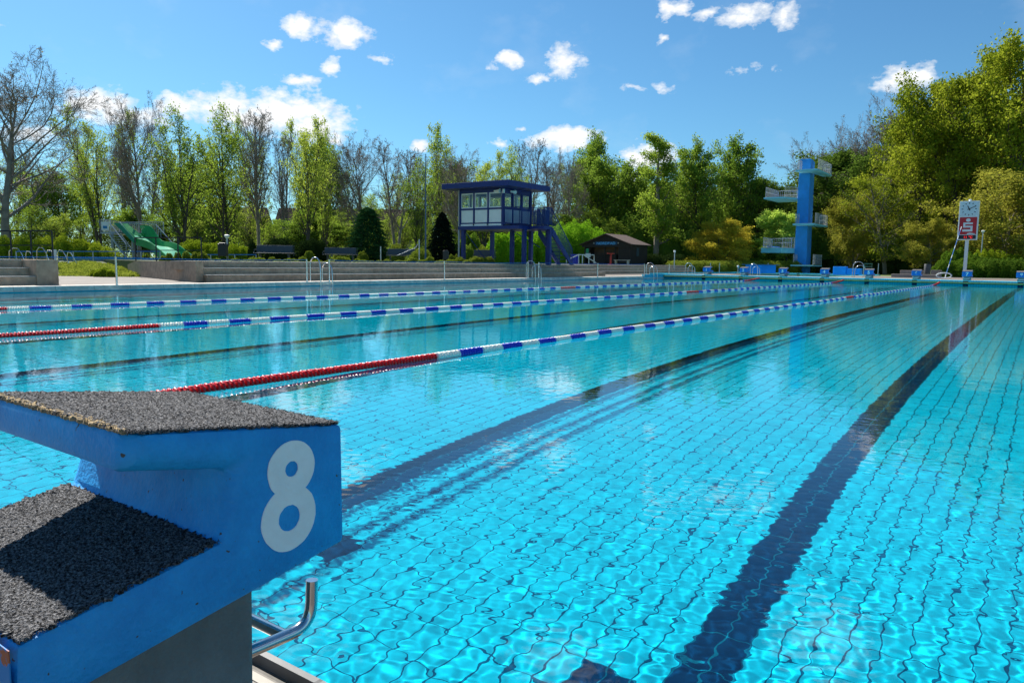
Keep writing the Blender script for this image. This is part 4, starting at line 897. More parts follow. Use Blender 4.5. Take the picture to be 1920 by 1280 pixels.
lamp(1384, 64, 497, .25, 'very small white lamp behind starting block 2', True)
# mast
q = ground(798, 43, TZ); tag(MB().tube([q, Vector((q.x, q.y, at(798, 292, 43).z))], [.05, .02], 8).build('flag_mast', mat('mast_blue', (.05, .10, .2), .5), smooth=True), 'tall thin dark blue mast standing alone left of the lookout', 'mast')
for px, pt, lb in ((714, 462, 'thin grey post left of the third bench'), (786, 449, 'thin grey post beside the dark blue mast')):
    q = ground(px, 39, TZ); tag(MB().tube([q, Vector((q.x, q.y, at(px, pt, 39).z))], .03, 6).build('post', steel_far), lb, 'post')
tag(MB().tube([at(745, 479, 38), at(780, 464, 38.5), at(783, 458, 38.5)], .018, 6).build('slanting_rail', steel_far), 'slanting grey pipe rail behind the third bench', 'handrail')
# table tennis tables, blue boxes, chair, stone benches, bin by the far pool end
stone_tt = mat('table_top_blue', (.05, .14, .26), .6)
for px, dep, lb in ((1413, 63, 'left'), (1440, 66, 'right')):
    q = ground(px, dep, .25); t = thing('table_tennis_table', 'stone table tennis table with blue base behind the starting blocks, %s one' % lb, 'table', q)
    MB().box(q+Vector((0, 0, .76)), (1.9, 1.2, .06), rz=.3).build('table_top', stone_tt, t); MB().box(q+Vector((0, 0, .37)), (1.3, .7, .72), rz=.3).build('base', tower_blue, t); MB().box(q+Vector((0, 0, .86)), (.04, 1.25, .13), rz=.3).build('net', steel_far, t)
q = ground(1588, 62, .25); tag(MB().box(q+Vector((-.5, 0, .35)), (1.0, .8, .7)).box(q+Vector((.55, .2, .3)), (1.1, .8, .5)).build('storage_box', tower_blue, bevel=.03), 'blue storage box right of the diving tower', 'storage box')
q = ground(1627, 60, .25); t = thing('chair', 'green framed chair standing before the dark hedge', 'chair', q); gm = mat('chair_green', (.10, .16, .10), .5)
MB().box(q+Vector((0, 0, .45)), (.5, .45, .04)).build('seat', gm, t)
b = MB(); [b.box(q+Vector((0, .22, z_)), (.6, .03, .07)) for z_ in (.72, .95)]; b.build('backrest', gm, t)
for sx in (-1, 1):
    MB().tube([q+Vector((sx*.25, .22, 0)), q+Vector((sx*.27, .22, 1.0))], .022, 6).build('leg', gm, t); MB().tube([q+Vector((sx*.25, -.2, 0)), q+Vector((sx*.25, -.2, .45))], .022, 6).build('leg', gm, t)
sb1 = mat('bench_stone', (.27, .22, .19), .9, var=.15, vscale=3)
def stone(pxa, pxb, dep, z0_, z1_, label):
    a, c = ground(pxa, dep, z0_), ground(pxb, dep, z0_); a.y = c.y = (a.y+c.y)/2
    tag(MB().bb((a.x, a.y, z0_), (c.x, c.y+.5, z1_)).build('stone_bench', sb1, bevel=.02), label, 'stone bench')
stone(1667, 1764, 50.5, .25, .49, 'long low stone bench behind starting block 6, front one'); stone(1686, 1734, 53, .25, .74, 'taller stone bench behind starting block 6, left of the grey bin'); stone(1745, 1766, 53, .25, .78, 'short stone bench right of the grey bin')
q = ground(1739, 52, .25); t = thing('waste_bin', 'dark grey bin between the stone benches', 'bin', q); MB().lathe(q, [(.2, .25), (.21, .3), (.21, .92), (.19, .95)], 14).build('body', mat('bin_grey', (.05, .055, .06), .6), t, smooth=True); MB().tube([q, q+Vector((0, 0, .3))], .04, 8).build('foot', steel_far, t)

# ================================================================= plants
def rot_dir(d, ang, az_):
    d = d.normalized(); a = d.orthogonal().normalized(); b = d.cross(a); return (d*math.cos(ang)+(a*math.cos(az_)+b*math.sin(az_))*math.sin(ang)).normalized()
class Tree:
    def __init__(s, seed): s.r = random.Random(seed); s.seg = []; s.tips = []
    def grow(s, p, d, L, r, lev, P):
        r_ = s.r; n = P['nseg'][lev]; st = L/n; pts = [p.copy()]; rr = [r]; dirs = [d.copy()]
        for i in range(n):
            j = P['jit'][lev]; d = (d+Vector((r_.gauss(0, j), r_.gauss(0, j), r_.gauss(0, j)+P['up'][min(lev, len(P['up'])-1)]))).normalized(); p = p+d*st; pts.append(p.copy()); rr.append(r*(1-(i+1)/n*P['taper'][lev])); dirs.append(d.copy())
        s.seg.append((pts, rr, lev))
        if lev >= P['levels']:
            s.tips.append(pts); return
        if lev >= P['levels']-1: s.tips.append(pts[len(pts)//2:])
        nc = P['kids'][lev]
        for k in range(nc):
            t_ = P['start'][lev]+(1-P['start'][lev])*((k+r_.random())/nc); f = t_*n; i = min(int(f), n-1); q = pts[i].lerp(pts[i+1], f-i); dd = dirs[i]
            ang = math.radians(r_.gauss(P['ang'][lev], 9)); nd = rot_dir(dd, ang, r_.uniform(0, 2*PI))
            if lev == 0: cl_ = P['R']*P['prof'](t_)*r_.uniform(.75, 1.15)
            else: cl_ = L*P['ratio'][lev]*(1-.55*t_)*r_.uniform(.7, 1.2)
            s.grow(q, nd, cl_, min(rr[i]*P['rk'][lev], .07*cl_+.006), lev+1, P)
def tree_proto(kind, seed, H=10., R=3., leaf=None, nleaf=8, lsize=.12, bark_m=bark, stems=1, spread=.12, levels=3, kids=(22, 7, 6, 5), ang=(52, 42, 45, 45), up=(.01, .10, .05, .03), prof=None, start=(.22, .15, .1, .1), ratio=(0, .55, .5, .5), tr=.02, minr=.008, leafspread=.22, drop=0):
    T = Tree(seed); r_ = T.r
    P = dict(nseg=(9, 5, 3, 2, 2), jit=(.05, .13, .18, .22, .25), up=up, taper=(.85, .8, .8, .7, .7), kids=kids, start=start, ang=ang, ratio=ratio, rk=(.55, .5, .5, .5), levels=levels, R=R, prof=prof or (lambda t: .35+.9*math.sin(PI*min(1, t*1.05))**.8))
    for s_ in range(stems):
        a = 2*PI*s_/stems+r_.random(); d = Vector((spread*math.cos(a), spread*math.sin(a), 1)).normalized() if stems > 1 else Vector((0, 0, 1)); k = 1 if s_ == 0 else r_.uniform(.8, 1)
        T.grow(Vector((.12*math.cos(a), .12*math.sin(a), 0))*(stems > 1), d, H*k*.92, tr*H/(stems**.45), 0, P)
    V = []; Qs = []; base = 0
    for pts, rr, lev in T.seg:
        n = (8, 5, 3, 3, 3)[lev]; N = len(pts); Pn = np.array([tuple(p) for p in pts]); tn = np.gradient(Pn, axis=0); tn /= (np.linalg.norm(tn, axis=1, keepdims=True)+1e-9)
        ref = np.array([.31, .2, .93]) if abs(tn[0] @ np.array([.31, .2, .93])) < .9 else np.array([1., 0, .1]); a = np.cross(tn, ref); a /= (np.linalg.norm(a, axis=1, keepdims=True)+1e-9); b_ = np.cross(tn, a)
        th = 2*PI*np.arange(n)/n; rad = np.maximum(np.array(rr), minr)[:, None, None]
        V.append((Pn[:, None, :]+rad*(a[:, None, :]*np.cos(th)[None, :, None]+b_[:, None, :]*np.sin(th)[None, :, None])).reshape(-1, 3))
        I = base+np.arange(N*n).reshape(N, n); J = np.roll(I, -1, axis=1); Qs.append(np.stack([I[:-1], J[:-1], J[1:], I[1:]], -1).reshape(-1, 4)); base += N*n
    trunk = np_mesh('trunk', np.concatenate(V), np.concatenate(Qs), bark_m, True)
    crown = None
    if leaf is not None and nleaf:
        rg_ = np.random.default_rng(seed); A_ = []
        for pts in T.tips:
            Pn = np.array([tuple(p) for p in pts]); k = rg_.poisson(nleaf); 
            if k == 0: continue
            t_ = rg_.random(k)*(len(Pn)-1); i = np.minimum(t_.astype(int), len(Pn)-2); f = (t_-i)[:, None]; A_.append(Pn[i]*(1-f)+Pn[i+1]*f)
        C = np.concatenate(A_); C = C+rg_.normal(0, leafspread, C.shape)*np.array([1, 1, .8]); crown = leaves('crown', C, lsize, leaf, rg_)
    return trunk, crown
def leaves(name, C, size, m, rg_, flat=.0, nrm=None):
    n = len(C); a = rg_.normal(0, 1, (n, 3)); a /= np.linalg.norm(a, axis=1, keepdims=True); b_ = rg_.normal(0, 1, (n, 3)); b_ -= (b_*a).sum(1, keepdims=True)*a; b_ /= np.linalg.norm(b_, axis=1, keepdims=True)
    s = size*rg_.uniform(.6, 1.35, (n, 1)); w = s*.62
    V = np.stack([C-a*s*.5, C+b_*w*.5-a*s*.05, C+a*s*.5, C-b_*w*.5+a*s*.05], 1).reshape(-1, 3)
    return np_mesh(name, V, np.arange(4*n).reshape(-1, 4), m)
def place_tree(proto, px, depth, pyt, width, name, label, cat='tree', base=TZ-.05, group=None, lean=0):
    (tk, cr, ph, pw) = proto; q = ground(px, depth, base); h = at(px, pyt, depth).z-base
    t = thing(name, label, cat, q, group, rz=random.uniform(0, 6.28)); wx = width/FPX*depth/pw*(1.3 if proto in (pr['mid'], pr['dark']) else 1); t.scale = (wx, wx, h/ph)
    t.rotation_euler = (lean*.5, lean, t.rotation_euler[2])
    o = bpy.data.objects.new('trunk', tk); COL.objects.link(o); o.parent = t
    if cr: o = bpy.data.objects.new('crown', cr); COL.objects.link(o); o.parent = t
    return t
random.seed(12)
L_spring = foliage('spring_leaves', (.16, .26, .025), (.36, .47, .055), .55); L_fresh = foliage('fresh_leaves', (.18, .29, .022), (.42, .50, .07), .55); L_mid = foliage('mid_leaves', (.11, .21, .022), (.30, .41, .05), .5)
L_dark = foliage('dark_leaves', (.06, .115, .016), (.17, .26, .035), .45); L_olive = foliage('olive_leaves', (.17, .225, .014), (.38, .42, .035), .55); L_brown = foliage('copper_leaves', (.20, .21, .025), (.44, .42, .06), .5)
L_gold = foliage('golden_leaves', (.42, .36, .03), (.66, .52, .06), .5); L_conif = foliage('conifer_needles', (.02, .07, .022), (.07, .15, .04), .15); L_dkcon = foliage('dark_needles', (.006, .014, .010), (.016, .028, .018), .1); L_bud = foliage('brown_buds', (.15, .13, .05), (.26, .22, .09), .35)
pr = {}; Lb_ = foliage('lime_leaves', (.30, .46, .05), (.55, .70, .12), .55)
def extent(k):
    t_, c_ = pr[k][:2]; A_ = []
    for m_ in (t_, c_):
        if m_: v = np.zeros(len(m_.vertices)*3, np.float32); m_.vertices.foreach_get('co', v); A_.append(v.reshape(-1, 3))
    A_ = np.concatenate(A_); pr[k] = (t_, c_, float(np.percentile(A_[:, 2], 99.7)), float(2*np.percentile(np.hypot(A_[:, 0], A_[:, 1]), 96)))
def mk(k, H, W, *a, **kw): t_, c_ = tree_proto(k, *a, H=H, **kw); pr[k] = (t_, c_, H, W); extent(k)
col_prof = lambda t: .55+.5*math.sin(PI*min(1, t))**.6
mk('bare', 12, 9.0, 3, R=5.0, levels=4, kids=(22, 9, 7, 7), nleaf=.05, leaf=L_bud, lsize=.12, bark_m=bark_grey, ang=(48, 38, 40, 42), up=(.01, .12, .06, .03), minr=.0075, ratio=(0, .55, .55, .6))
mk('bare_tall', 12, 5.2, 8, R=3.2, levels=4, kids=(18, 6, 6, 5), nleaf=.05, leaf=L_bud, lsize=.11, bark_m=bark_grey, ang=(34, 32, 36, 42), up=(.01, .16, .08, .03), minr=.0075, ratio=(0, .55, .55, .6), stems=2, spread=.1)
mk('spring', 12, 5.2, 11, R=3.4, leaf=L_spring, nleaf=5.0, lsize=.17, stems=3, spread=.13, kids=(15, 6, 5, 4), ang=(40, 40, 45, 45), up=(.01, .14, .06, .03), start=(.12, .15, .1, .1), prof=col_prof, leafspread=.20)
mk('spring_b', 12, 5.0, 23, R=3.4, leaf=L_fresh, nleaf=5, lsize=.18, stems=2, spread=.1, kids=(20, 6, 5, 4), ang=(38, 38, 45, 45), up=(.01, .12, .06, .03), start=(.15, .15, .1, .1), prof=col_prof, leafspread=.20)
mk('mid', 12, 6.5, 31, R=3.6, leaf=L_mid, nleaf=9, lsize=.21, kids=(24, 7, 6, 4), stems=2, spread=.1, start=(.12, .15, .1, .1), leafspread=.26)
mk('dark', 12, 7.5, 37, R=4.1, leaf=L_dark, nleaf=17, lsize=.22, kids=(26, 7, 6, 4), start=(.10, .15, .1, .1), leafspread=.32)
mk('oak', 16, 13., 41, R=6.6, leaf=L_olive, nleaf=22, lsize=.23, kids=(26, 8, 7, 4), ang=(58, 45, 45, 45), up=(.0, .08, .05, .02), start=(.16, .2, .1, .1), leafspread=.34, tr=.022)
mk('brown', 10, 9., 47, R=4.8, leaf=L_brown, nleaf=26, lsize=.20, kids=(26, 8, 6, 4), start=(.06, .12, .1, .1), leafspread=.32, prof=lambda t: .7+.5*math.sin(PI*min(1, t+.1)), bark_m=bark_pale)
mk('golden', 5, 7., 53, R=3.7, leaf=L_gold, nleaf=26, lsize=.13, kids=(22, 8, 6, 4), start=(.10, .12, .1, .1), leafspread=.18, ang=(66, 42, 45, 45), up=(0, .05, .03, .0), prof=lambda t: 1.0-.35*t, tr=.02)
mk('bright', 6, 4.6, 59, R=2.4, leaf=Lb_, nleaf=30, lsize=.16, kids=(24, 7, 6, 4), start=(.04, .12, .1, .1), leafspread=.2, prof=lambda t: .75+.45*math.sin(PI*min(1, t+.1)))
mk('birch', 12, 4.2, 61, R=2.2, leaf=L_spring, nleaf=16, lsize=.14, kids=(26, 6, 6, 4), ang=(44, 40, 55, 60), up=(0, .06, -.06, -.12), start=(.14, .15, .1, .1), leafspread=.2, prof=lambda t: 1.15-.75*t, bark_m=bark_pale)
mk('olive_bare', 12, 7., 67, R=3.9, leaf=L_olive, nleaf=9, lsize=.15, kids=(24, 7, 6, 4), start=(.10, .12, .1, .1), leafspread=.25, bark_m=bark_pale, ang=(60, 45, 45, 45), up=(0, .1, .05, 0))
# conifers: whorled cones of needles
def cone_proto(k, H, W, n, m, seed, size=.16, dens=1.0, pw=1.0):
    rg_ = np.random.default_rng(seed); t_ = rg_.random(n)**1.5; az_ = rg_.uniform(0, 2*PI, n); wh = np.floor(t_*14); ph = t_*14-wh
    env = (1-t_)**pw*W/2*(1.12-.35*ph)*(1+.16*np.sin(az_*5+wh*2.3)); rr = env*np.sqrt(rg_.uniform(.35, 1, n)); z_ = .04*H+t_*H*.96-ph*.0-(rr/W)*H*.05
    C = np.stack([rr*np.cos(az_), rr*np.sin(az_), z_], -1); T_ = MB().tube([(0, 0, 0), (0, 0, H*.95)], [.02*H, .004*H], 8); me = bpy.data.meshes.new('trunk'); me.from_pydata(T_.v, [], T_.f); me.materials.append(bark)
    pr[k] = (me, leaves('crown', C, size, m, rg_), H, W)
def fin(): [extent(k) for k in ('tall_conifer',)]
cone_proto('conifer', 4.5, 4.2, 26000, L_conif, 71, .13, pw=.42); cone_proto('dark_conifer', 4, 3, 20000, L_dkcon, 73, .13, pw=.55); cone_proto('tall_conifer', 14, 5, 4200, L_dark, 79, .34, pw=.6)
T_ = lambda k, px, d, pyt, w, name, label, **kw: place_tree(pr[k], px, d, pyt, w, name, label, **kw)
# --- front row, left to right
T_('bare', 12, 56, 108, 330, 'bare_tree', 'huge spreading bare tree at the left edge with thick low limbs', base=.6)
T_('bare', 262, 66, 178, 150, 'bare_tree', 'tall bare tree with dark trunk behind the green slide')
T_('spring_b', 190, 82, 212, 120, 'leafing_tree', 'slender tree with golden green crown between two bare trees at the left')
T_('spring', 345, 64, 208, 135, 'leafing_tree', 'fresh green tree of several stems right of the slide')
T_('spring', 425, 68, 202, 130, 'leafing_tree', 'fresh green tree behind the mushroom lamp post')
T_('bare_tall', 486, 72, 208, 110, 'bare_tree', 'grey bare tree between two fresh green trees above the first bench')
T_('spring_b', 577, 64, 220, 120, 'leafing_tree', 'rounded fresh green tree above the clipped box hedges')
T_('spring', 612, 72, 245, 60, 'leafing_tree', 'very narrow fresh green tree right of the rounded one')
T_('bare', 676, 70, 248, 140, 'bare_tree', 'bare grey tree behind the round green conifer')
T_('bare_tall', 745, 72, 272, 95, 'bare_tree', 'half bare tree behind the third bench')
T_('spring', 782, 66, 300, 80, 'leafing_tree', 'light green tree behind the dark blue mast')
T_('bare', 862, 84, 274, 120, 'bare_tree', 'bare tree rising above the left end of the lookout roof')
T_('spring_b', 905, 80, 286, 90, 'leafing_tree', 'green tree above the lookout roof, left')
T_('spring', 955, 82, 280, 90, 'leafing_tree', 'yellow green tree above the middle of the lookout roof')
T_('bare_tall', 990, 92, 262, 80, 'bare_tree', 'bare tree above the right half of the lookout roof')
T_('bare', 1068, 92, 284, 95, 'bare_tree', 'leaning bare tree right of the lookout cabin')
T_('mid', 1115, 94, 300, 100, 'leafing_tree', 'dense green tree left of the kiosk roof')
T_('mid', 1163, 96, 306, 90, 'leafing_tree', 'dense green tree behind the kiosk roof')
T_('spring_b', 1200, 90, 352, 60, 'leafing_tree', 'small light green tree right above the kiosk')
T_('birch', 1228, 84, 252, 95, 'birch_tree', 'tall pale green birch with pointed top right of the kiosk')
T_('bare_tall', 1272, 92, 300, 70, 'bare_tree', 'small bare tree right of the birch')
T_('mid', 1308, 90, 268, 84, 'leafing_tree', 'green tree with rounded top right of the birch')
T_('mid', 1358, 92, 262, 92, 'leafing_tree', 'taller green tree above the golden maple')
T_('golden', 1350, 79, 414, 125, 'maple_tree', 'low golden yellow maple in front of the dark trees', base=.15)
T_('mid', 1398, 80, 448, 80, 'small_tree', 'low green bush-like tree right of the golden maple', base=.15)
T_('dark', 1418, 94, 338, 90, 'leafing_tree', 'dark green tree left of the diving tower')
T_('bright', 1478, 81.5, 398, 110, 'small_tree', 'bright yellow green small tree behind the diving tower', base=.15)
T_('bare', 1512, 100, 262, 130, 'bare_tree', 'bare tree above the top of the diving tower')
T_('dark', 1560, 92, 288, 130, 'leafing_tree', 'dark green tree right behind the diving tower')
T_('bare', 1596, 98, 228, 120, 'bare_tree', 'dark bare tree right of the diving tower')
T_('bare', 1652, 96, 184, 150, 'bare_tree', 'tall dark bare tree left of the big oak')
T_('oak', 1712, 84, 238, 210, 'oak_tree', 'olive green oak left of the biggest one', base=.15)
T_('oak', 1790, 82, 142, 260, 'oak_tree', 'tall olive green oak above the clock sign', base=.15)
T_('oak', 1893, 80, 84, 300, 'oak_tree', 'biggest olive green oak at the right edge', base=.15)
T_('olive_bare', 1660, 76, 328, 150, 'leafing_tree', 'thin olive leaved tree with pale branches between the tower and the clock', base=.15)
T_('brown', 1600, 80, 370, 110, 'leafing_tree', 'brownish tree right of the lower diving platforms', base=.15)
T_('brown', 1880, 70, 322, 230, 'copper_tree', 'wide copper brown tree at the right edge behind the clock', base=.15)
T_('brown', 1745, 72, 412, 110, 'copper_tree', 'low copper tinted tree left of the clock post', base=.15)
T_('conifer', 690, 56, 390, 84, 'conifer_bush', 'round dark green conifer beside the second bench')
T_('dark_conifer', 829, 54, 399, 62, 'conifer_bush', 'nearly black conifer left of the lookout')
# --- trees behind that only fill the wood
bk = ['spring', 'spring_b', 'bare_tall', 'spring_b', 'mid', 'spring']
i = 0
for px in range(-60, 1240, 42):
    k = bk[i % 6]; d = random.uniform(95, 125); top = 255+40*math.sin(px*.021)+random.uniform(-10, 40)+(40 if px > 620 else 0)
    T_(k, px+random.uniform(-10, 10), d, top, random.uniform(70, 110), 'woodland_tree', 'woodland tree in the thin back row behind the front trees', group='woodland trees behind the front row'); i += 1
i = 0
for px in range(1230, 2000, 30):
    k = ['dark', 'mid', 'dark', 'olive_bare'][i % 4]; d = random.uniform(100, 118); top = 350+random.uniform(-18, 25)-(60 if px > 1560 else 0)-(90 if px > 1700 else 0)
    T_(k, px+random.uniform(-8, 8), d, top, random.uniform(85, 120), 'woodland_tree', 'dark woodland tree in the back row on the right half', group='dark woodland trees on the right', base=.15); i += 1
for px in range(60, 1240, 50):
    T_(random.choice(['spring', 'spring_b', 'mid']), px+random.uniform(-10, 10), random.uniform(86, 93), random.uniform(385, 415), random.uniform(70, 105), 'young_tree', 'low young tree filling the gaps between the trunks', group='young trees under the tall trees')
# --- leafy mass near the ground
def leafmass(name, label, cat, boxes, n, size, m, kind=None, seed=1, boxy=2.0, core=True, group=None):
    """boxes: list of (centre, radii) ; superellipsoid shells densely set with leaves, over a darker inner mass of the same plant"""
    rg_ = np.random.default_rng(seed); Cs = []; b = MB(); vol = np.array([r[0]*r[2]+r[1]*r[2]+r[0]*r[1] for c, r in boxes]); ns = (n*vol/vol.sum()).astype(int)
    for (c, r), k in zip(boxes, ns):
        d = rg_.normal(0, 1, (k, 3)); d[:, 2] = np.abs(d[:, 2])*1.0-.25*rg_.random(k); 
        q = (np.abs(d)**boxy).sum(1)**(1/boxy); d = d/q[:, None]
        ln = 1+.10*np.sin(d[:, 0]*7+c[0]*3)*np.sin(d[:, 1]*6+1)+.05*np.sin(d[:, 0]*17+c[1])*np.sin(d[:, 2]*15)
        s = ln*(1-rg_.random(k)**2.2*.22); Cs.append(np.array(c)+d*s[:, None]*np.array(r))
        if core:
            u_ = np.linspace(0, 2*PI, 20, endpoint=False); v_ = np.linspace(0, PI/2, 7); base_ = len(b.v); vs = []
            for vv in v_:
                for uu in u_:
                    e_ = np.array([math.cos(vv)*math.cos(uu), math.cos(vv)*math.sin(uu), math.sin(vv)]); qq = (np.abs(e_)**boxy).sum()**(1/boxy); e_ = e_/qq; vs.append(tuple(np.array(c)+e_*.84*np.array(r)))
            low = [(v[0], v[1], c[2]-r[2]*.4) for v in vs[:20]]
            vs = low+vs; fs = [(i_*20+k_, i_*20+(k_+1) % 20, (i_+1)*20+(k_+1) % 20, (i_+1)*20+k_) for i_ in range(7) for k_ in range(20)]; b.add(vs, fs)
    me = leaves(name, np.concatenate(Cs), size, m, rg_)
    if core:
        nv = len(me.vertices); V = np.zeros(nv*3, np.float32); me.vertices.foreach_get('co', V); V = V.reshape(-1, 3); Q = np.arange(nv).reshape(-1, 4); V = np.concatenate([V, np.array(b.v, np.float32)]); Q = np.concatenate([Q, np.array(b.f)+nv]); me = np_mesh(name, V, Q, m)
    o = bpy.data.objects.new(name, me); COL.objects.link(o); return tag(o, label, cat, group, kind)
def E(px, pyt, pyb, wpx, depth, base, dz=None):
    """ellipsoid seen at px with its top at pyt, standing on base"""
    q = ground(px, depth, base); h = at(px, pyt, depth).z-base; w = wpx/FPX*depth/2; return ((q.x, q.y, base), (w, w*.8, h))
H_ = L_mid
Lh_y = foliage('yellow_hedge_leaves', (.20, .28, .014), (.40, .46, .035), .35, 2); Lh_d = foliage('clipped_hedge_leaves', (.018, .04, .010), (.045, .075, .018), .2, 3); Lh_b = foliage('bright_shrub_leaves', (.20, .40, .014), (.34, .58, .04), .4, 1); Lh_g = foliage('bed_leaves', (.15, .21, .02), (.32, .36, .05), .35, 3)
leafmass('woodland_undergrowth', 'tangled undergrowth between the trunks at the left', 'undergrowth', [E(px, 432+random.uniform(-22, 12), 0, 90, random.uniform(92, 98), .7) for px in range(-80, 1240, 42)], 42000, .26, L_spring, kind='stuff', seed=2, core=False)
leafmass('woodland_undergrowth', 'dark undergrowth under the trees at the right', 'undergrowth', [E(px, 425+random.uniform(-30, 12), 0, 110, random.uniform(84, 92), .1) for px in range(1190, 2000, 46)], 60000, .26, L_dark, kind='stuff', seed=3)
leafmass('hedge', 'wavy yellow green juniper hedge left of the slide', 'hedge', [E(px, t_, 0, 62, 46, .5) for px, t_ in ((5, 442), (45, 443), (85, 445), (120, 442), (150, 449), (178, 456), (200, 464))], 42000, .09, Lh_y, seed=4)
leafmass('hedge', 'yellow green hedge right of the slide', 'hedge', [E(px, t_, 0, 60, 53, .6) for px, t_ in ((358, 452), (375, 453), (405, 456), (440, 459), (462, 462))], 26000, .09, Lh_y, seed=5)
leafmass('ball_bush', 'small dark clipped ball left of the box hedges', 'bush', [E(474, 450, 0, 22, 50, TZ)], 3500, .07, Lh_d, seed=6)
leafmass('box_hedge', 'dark clipped box hedge behind the first bench, left one', 'hedge', [E(525, 449, 0, 66, 50, TZ-.1)], 16000, .07, Lh_d, seed=7, boxy=3.2)
leafmass('box_hedge', 'dark clipped box hedge behind the first bench, right one', 'hedge', [E(587, 451, 0, 60, 51, TZ-.1)], 16000, .07, Lh_d, seed=8, boxy=3.2)
for px, t_, w, lb in ((580, 471, 26, 'small light green dome bush left of the second bench'), (640, 470, 36, 'light green dome bush behind the second bench'), (680, 472, 24, 'small green dome bush right of the second bench'), (743, 458, 40, 'yellow green bush behind the third bench'), (790, 466, 50, 'loose yellow green bush at the foot of the mast'), (878, 460, 28, 'grey green round bush under the left lookout column'), (905, 462, 40, 'yellow green bush under the lookout'), (846, 478, 14, 'tiny yellow bush left of the lookout'), (856, 478, 12, 'tiny yellow bush nearest the lookout column')):
    leafmass('dome_bush', lb, 'bush', [E(px, t_, 0, w, 53 if 600 < px < 760 or px > 870 else 47, TZ)], 4200, .07, Lh_g if 'grey' not in lb else L_mid, seed=int(px))
leafmass('tall_bush', 'dense green bush under the lookout floor, left of the stairs', 'bush', [E(935, 438, 0, 60, 60, TZ), E(970, 434, 0, 70, 61, TZ), E(1012, 436, 0, 60, 62, TZ)], 26000, .13, Lh_b, seed=21)
leafmass('tall_bush', 'big bright green rounded bush between the lookout stairs and the kiosk', 'bush', [E(1045, 424, 0, 90, 81, TZ), E(1083, 417, 0, 100, 82, TZ), E(1122, 432, 0, 80, 83, TZ)], 42000, .14, Lh_b, seed=22)
leafmass('tall_bush', 'mid green bush behind the white and blue litter area under the trees', 'bush', [E(880, 440, 0, 60, 60, TZ), E(845, 450, 0, 50, 60, TZ)], 14000, .14, L_mid, seed=23)
# ground-cover bed on the terrace edge
bed = []
for px in range(330, 1000, 16):
    if 930 < px: continue
    q = at(px, 500, 1.0); dm = -25.5/q.x; bed.append(E(px+random.uniform(-5, 5), 486+random.uniform(-5, 3), 0, random.uniform(18, 34), max(dm, 31)+random.uniform(0, 4), TZ-.08))
leafmass('ground_cover', 'low green and yellow ground cover on the terrace bed', 'ground cover', bed, 60000, .055, Lh_g, kind='stuff', seed=31)
bed = [E(px, 474+random.uniform(-3, 6), 0, random.uniform(16, 26), 31, TZ-.1) for px in (306, 318, 334, 350, 366, 380)]
leafmass('ground_cover', 'low shrubs along the black railing', 'ground cover', bed, 12000, .05, Lh_g, kind='stuff', seed=32)
# grassy bank between the two stone walls
bank = []
for k in range(46):
    px = random.uniform(108, 262); d = random.uniform(30.5, 35); zt_ = (d-30)/5*.50+.12; q = ground(px, d, zt_-.1); bank.append(((q.x, q.y, q.z), (random.uniform(.5, 1.1), random.uniform(.4, .9), random.uniform(.12, .26))))
leafmass('grass_bank', 'rough grass and weeds on the bank behind the paved gap', 'grass', bank, 50000, .06, Lh_g, kind='stuff', seed=33)
b = MB(); a_ = [ground(90, 30.2, .14), ground(275, 30.2, .14), ground(300, 36, .72), ground(60, 36, .72)]; b.add(a_, [(0, 1, 2, 3)]); tag(b.build('bank', soil_m), kind='structure')
leafmass('low_bush', 'small spreading bush at the edge of the paving beside the sloping wall', 'bush', [E(196, 503, 0, 44, 29.5, .12), E(180, 506, 0, 30, 30, .12), E(206, 507, 0, 26, 29.3, .12)], 8000, .06, Lh_y, seed=34)
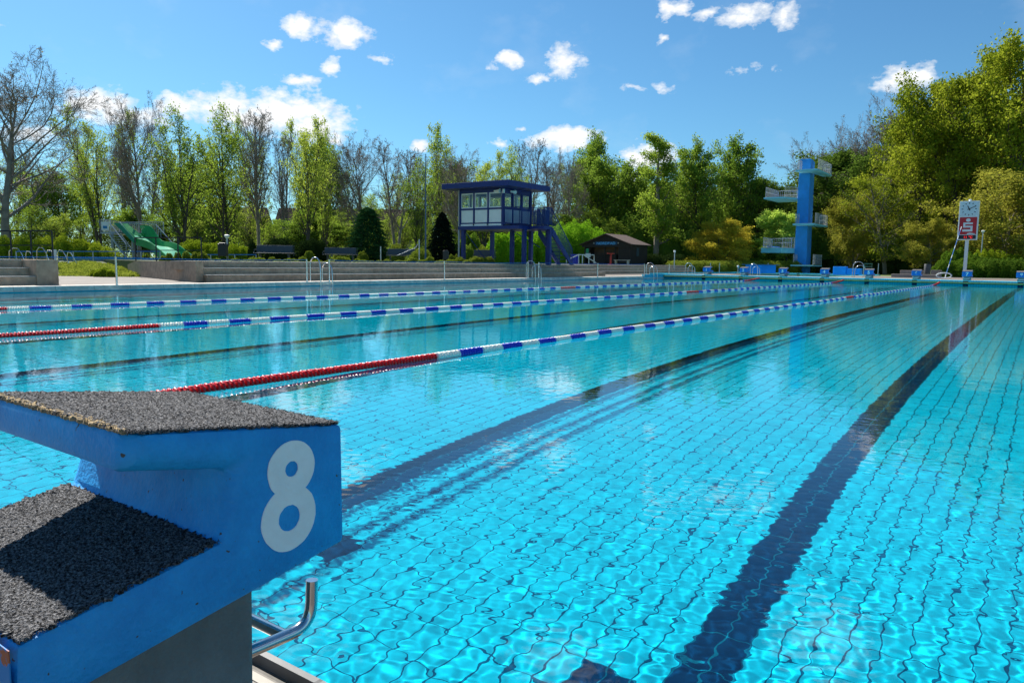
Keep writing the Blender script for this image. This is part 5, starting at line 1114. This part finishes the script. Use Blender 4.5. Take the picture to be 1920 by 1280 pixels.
# hedges beyond the far end
def hedge_line(pa, pb, da, db, base, pyt, label, m, seed, size=.10, n=26000, yrad=.8):
    k = max(2, int(abs(pb-pa)/22)); return leafmass('hedge', label, 'hedge', [(lambda e_: (e_[0], (e_[1][0]*1.3, yrad, e_[1][2])))(E(pa+(pb-pa)*i/(k-1), pyt, 0, 30, da+(db-da)*i/(k-1), base)) for i in range(k)], n, size, m, seed=seed, boxy=5)
hedge_line(1222, 1262, 77, 77, .3, 478, 'dark clipped hedge right of the kiosk', Lh_d, 41, n=12000)
hedge_line(1270, 1480, 74, 76, .2, 490, 'long low clipped hedge with lit top left of the diving tower', Lh_g, 42, n=40000)
hedge_line(1530, 1765, 84, 80, .1, 487, 'tall dark hedge between the diving tower and the stone benches', Lh_d, 43, n=46000)
leafmass('shrub', 'bright green shrub behind the clock post', 'shrub', [E(1790, 468, 0, 60, 63, .2), E(1822, 476, 0, 56, 62, .2), E(1768, 490, 0, 44, 60, .2), E(1800, 488, 0, 70, 60, .2), E(1838, 486, 0, 56, 61, .2)], 46000, .11, foliage('shrub_leaves', (.07, .14, .012), (.19, .30, .03), .35, 2), seed=44)
hedge_line(1856, 1960, 60, 58, .2, 487, 'broad clipped hedge at the right edge', foliage('right_hedge_leaves', (.06, .12, .012), (.17, .26, .03), .3, 3), 45, n=30000, yrad=1.4)
leafmass('shrub', 'yellow green low shrub above the clipped hedge at the right edge', 'shrub', [E(px, 474+6*math.sin(px), 0, 56, 66, .2) for px in (1846, 1872, 1898)], 24000, .11, Lh_y, seed=46)
# houses glimpsed between the trunks
hw = mat('house_wall', (.42, .38, .33), .9, var=.1); hr_ = mat('house_roof', (.10, .06, .05), .9, var=.2)
for px, d, w, lb in ((610, 120, 14, 'brown roofed house half hidden behind the trunks above the box hedges'), (745, 120, 10, 'brown roofed house half hidden behind the trees by the mast'), (430, 120, 12, 'brown roofed house half hidden behind the trees at the mushroom lamp')):
    q = ground(px, d, .5); t = thing('house', lb, 'house', q, rz=.6); 
    MB().bb((-w/2, -4, 0), (w/2, 4, 4)).build('wall', hw, t, world=False); MB().prism([(-w/2-.4, -4.5, 3.8), (-w/2-.4, 4.5, 3.8), (-w/2-.4, 0, 8.6)], (w+.8, 0, 0)).build('roof', hr_, t, world=False)
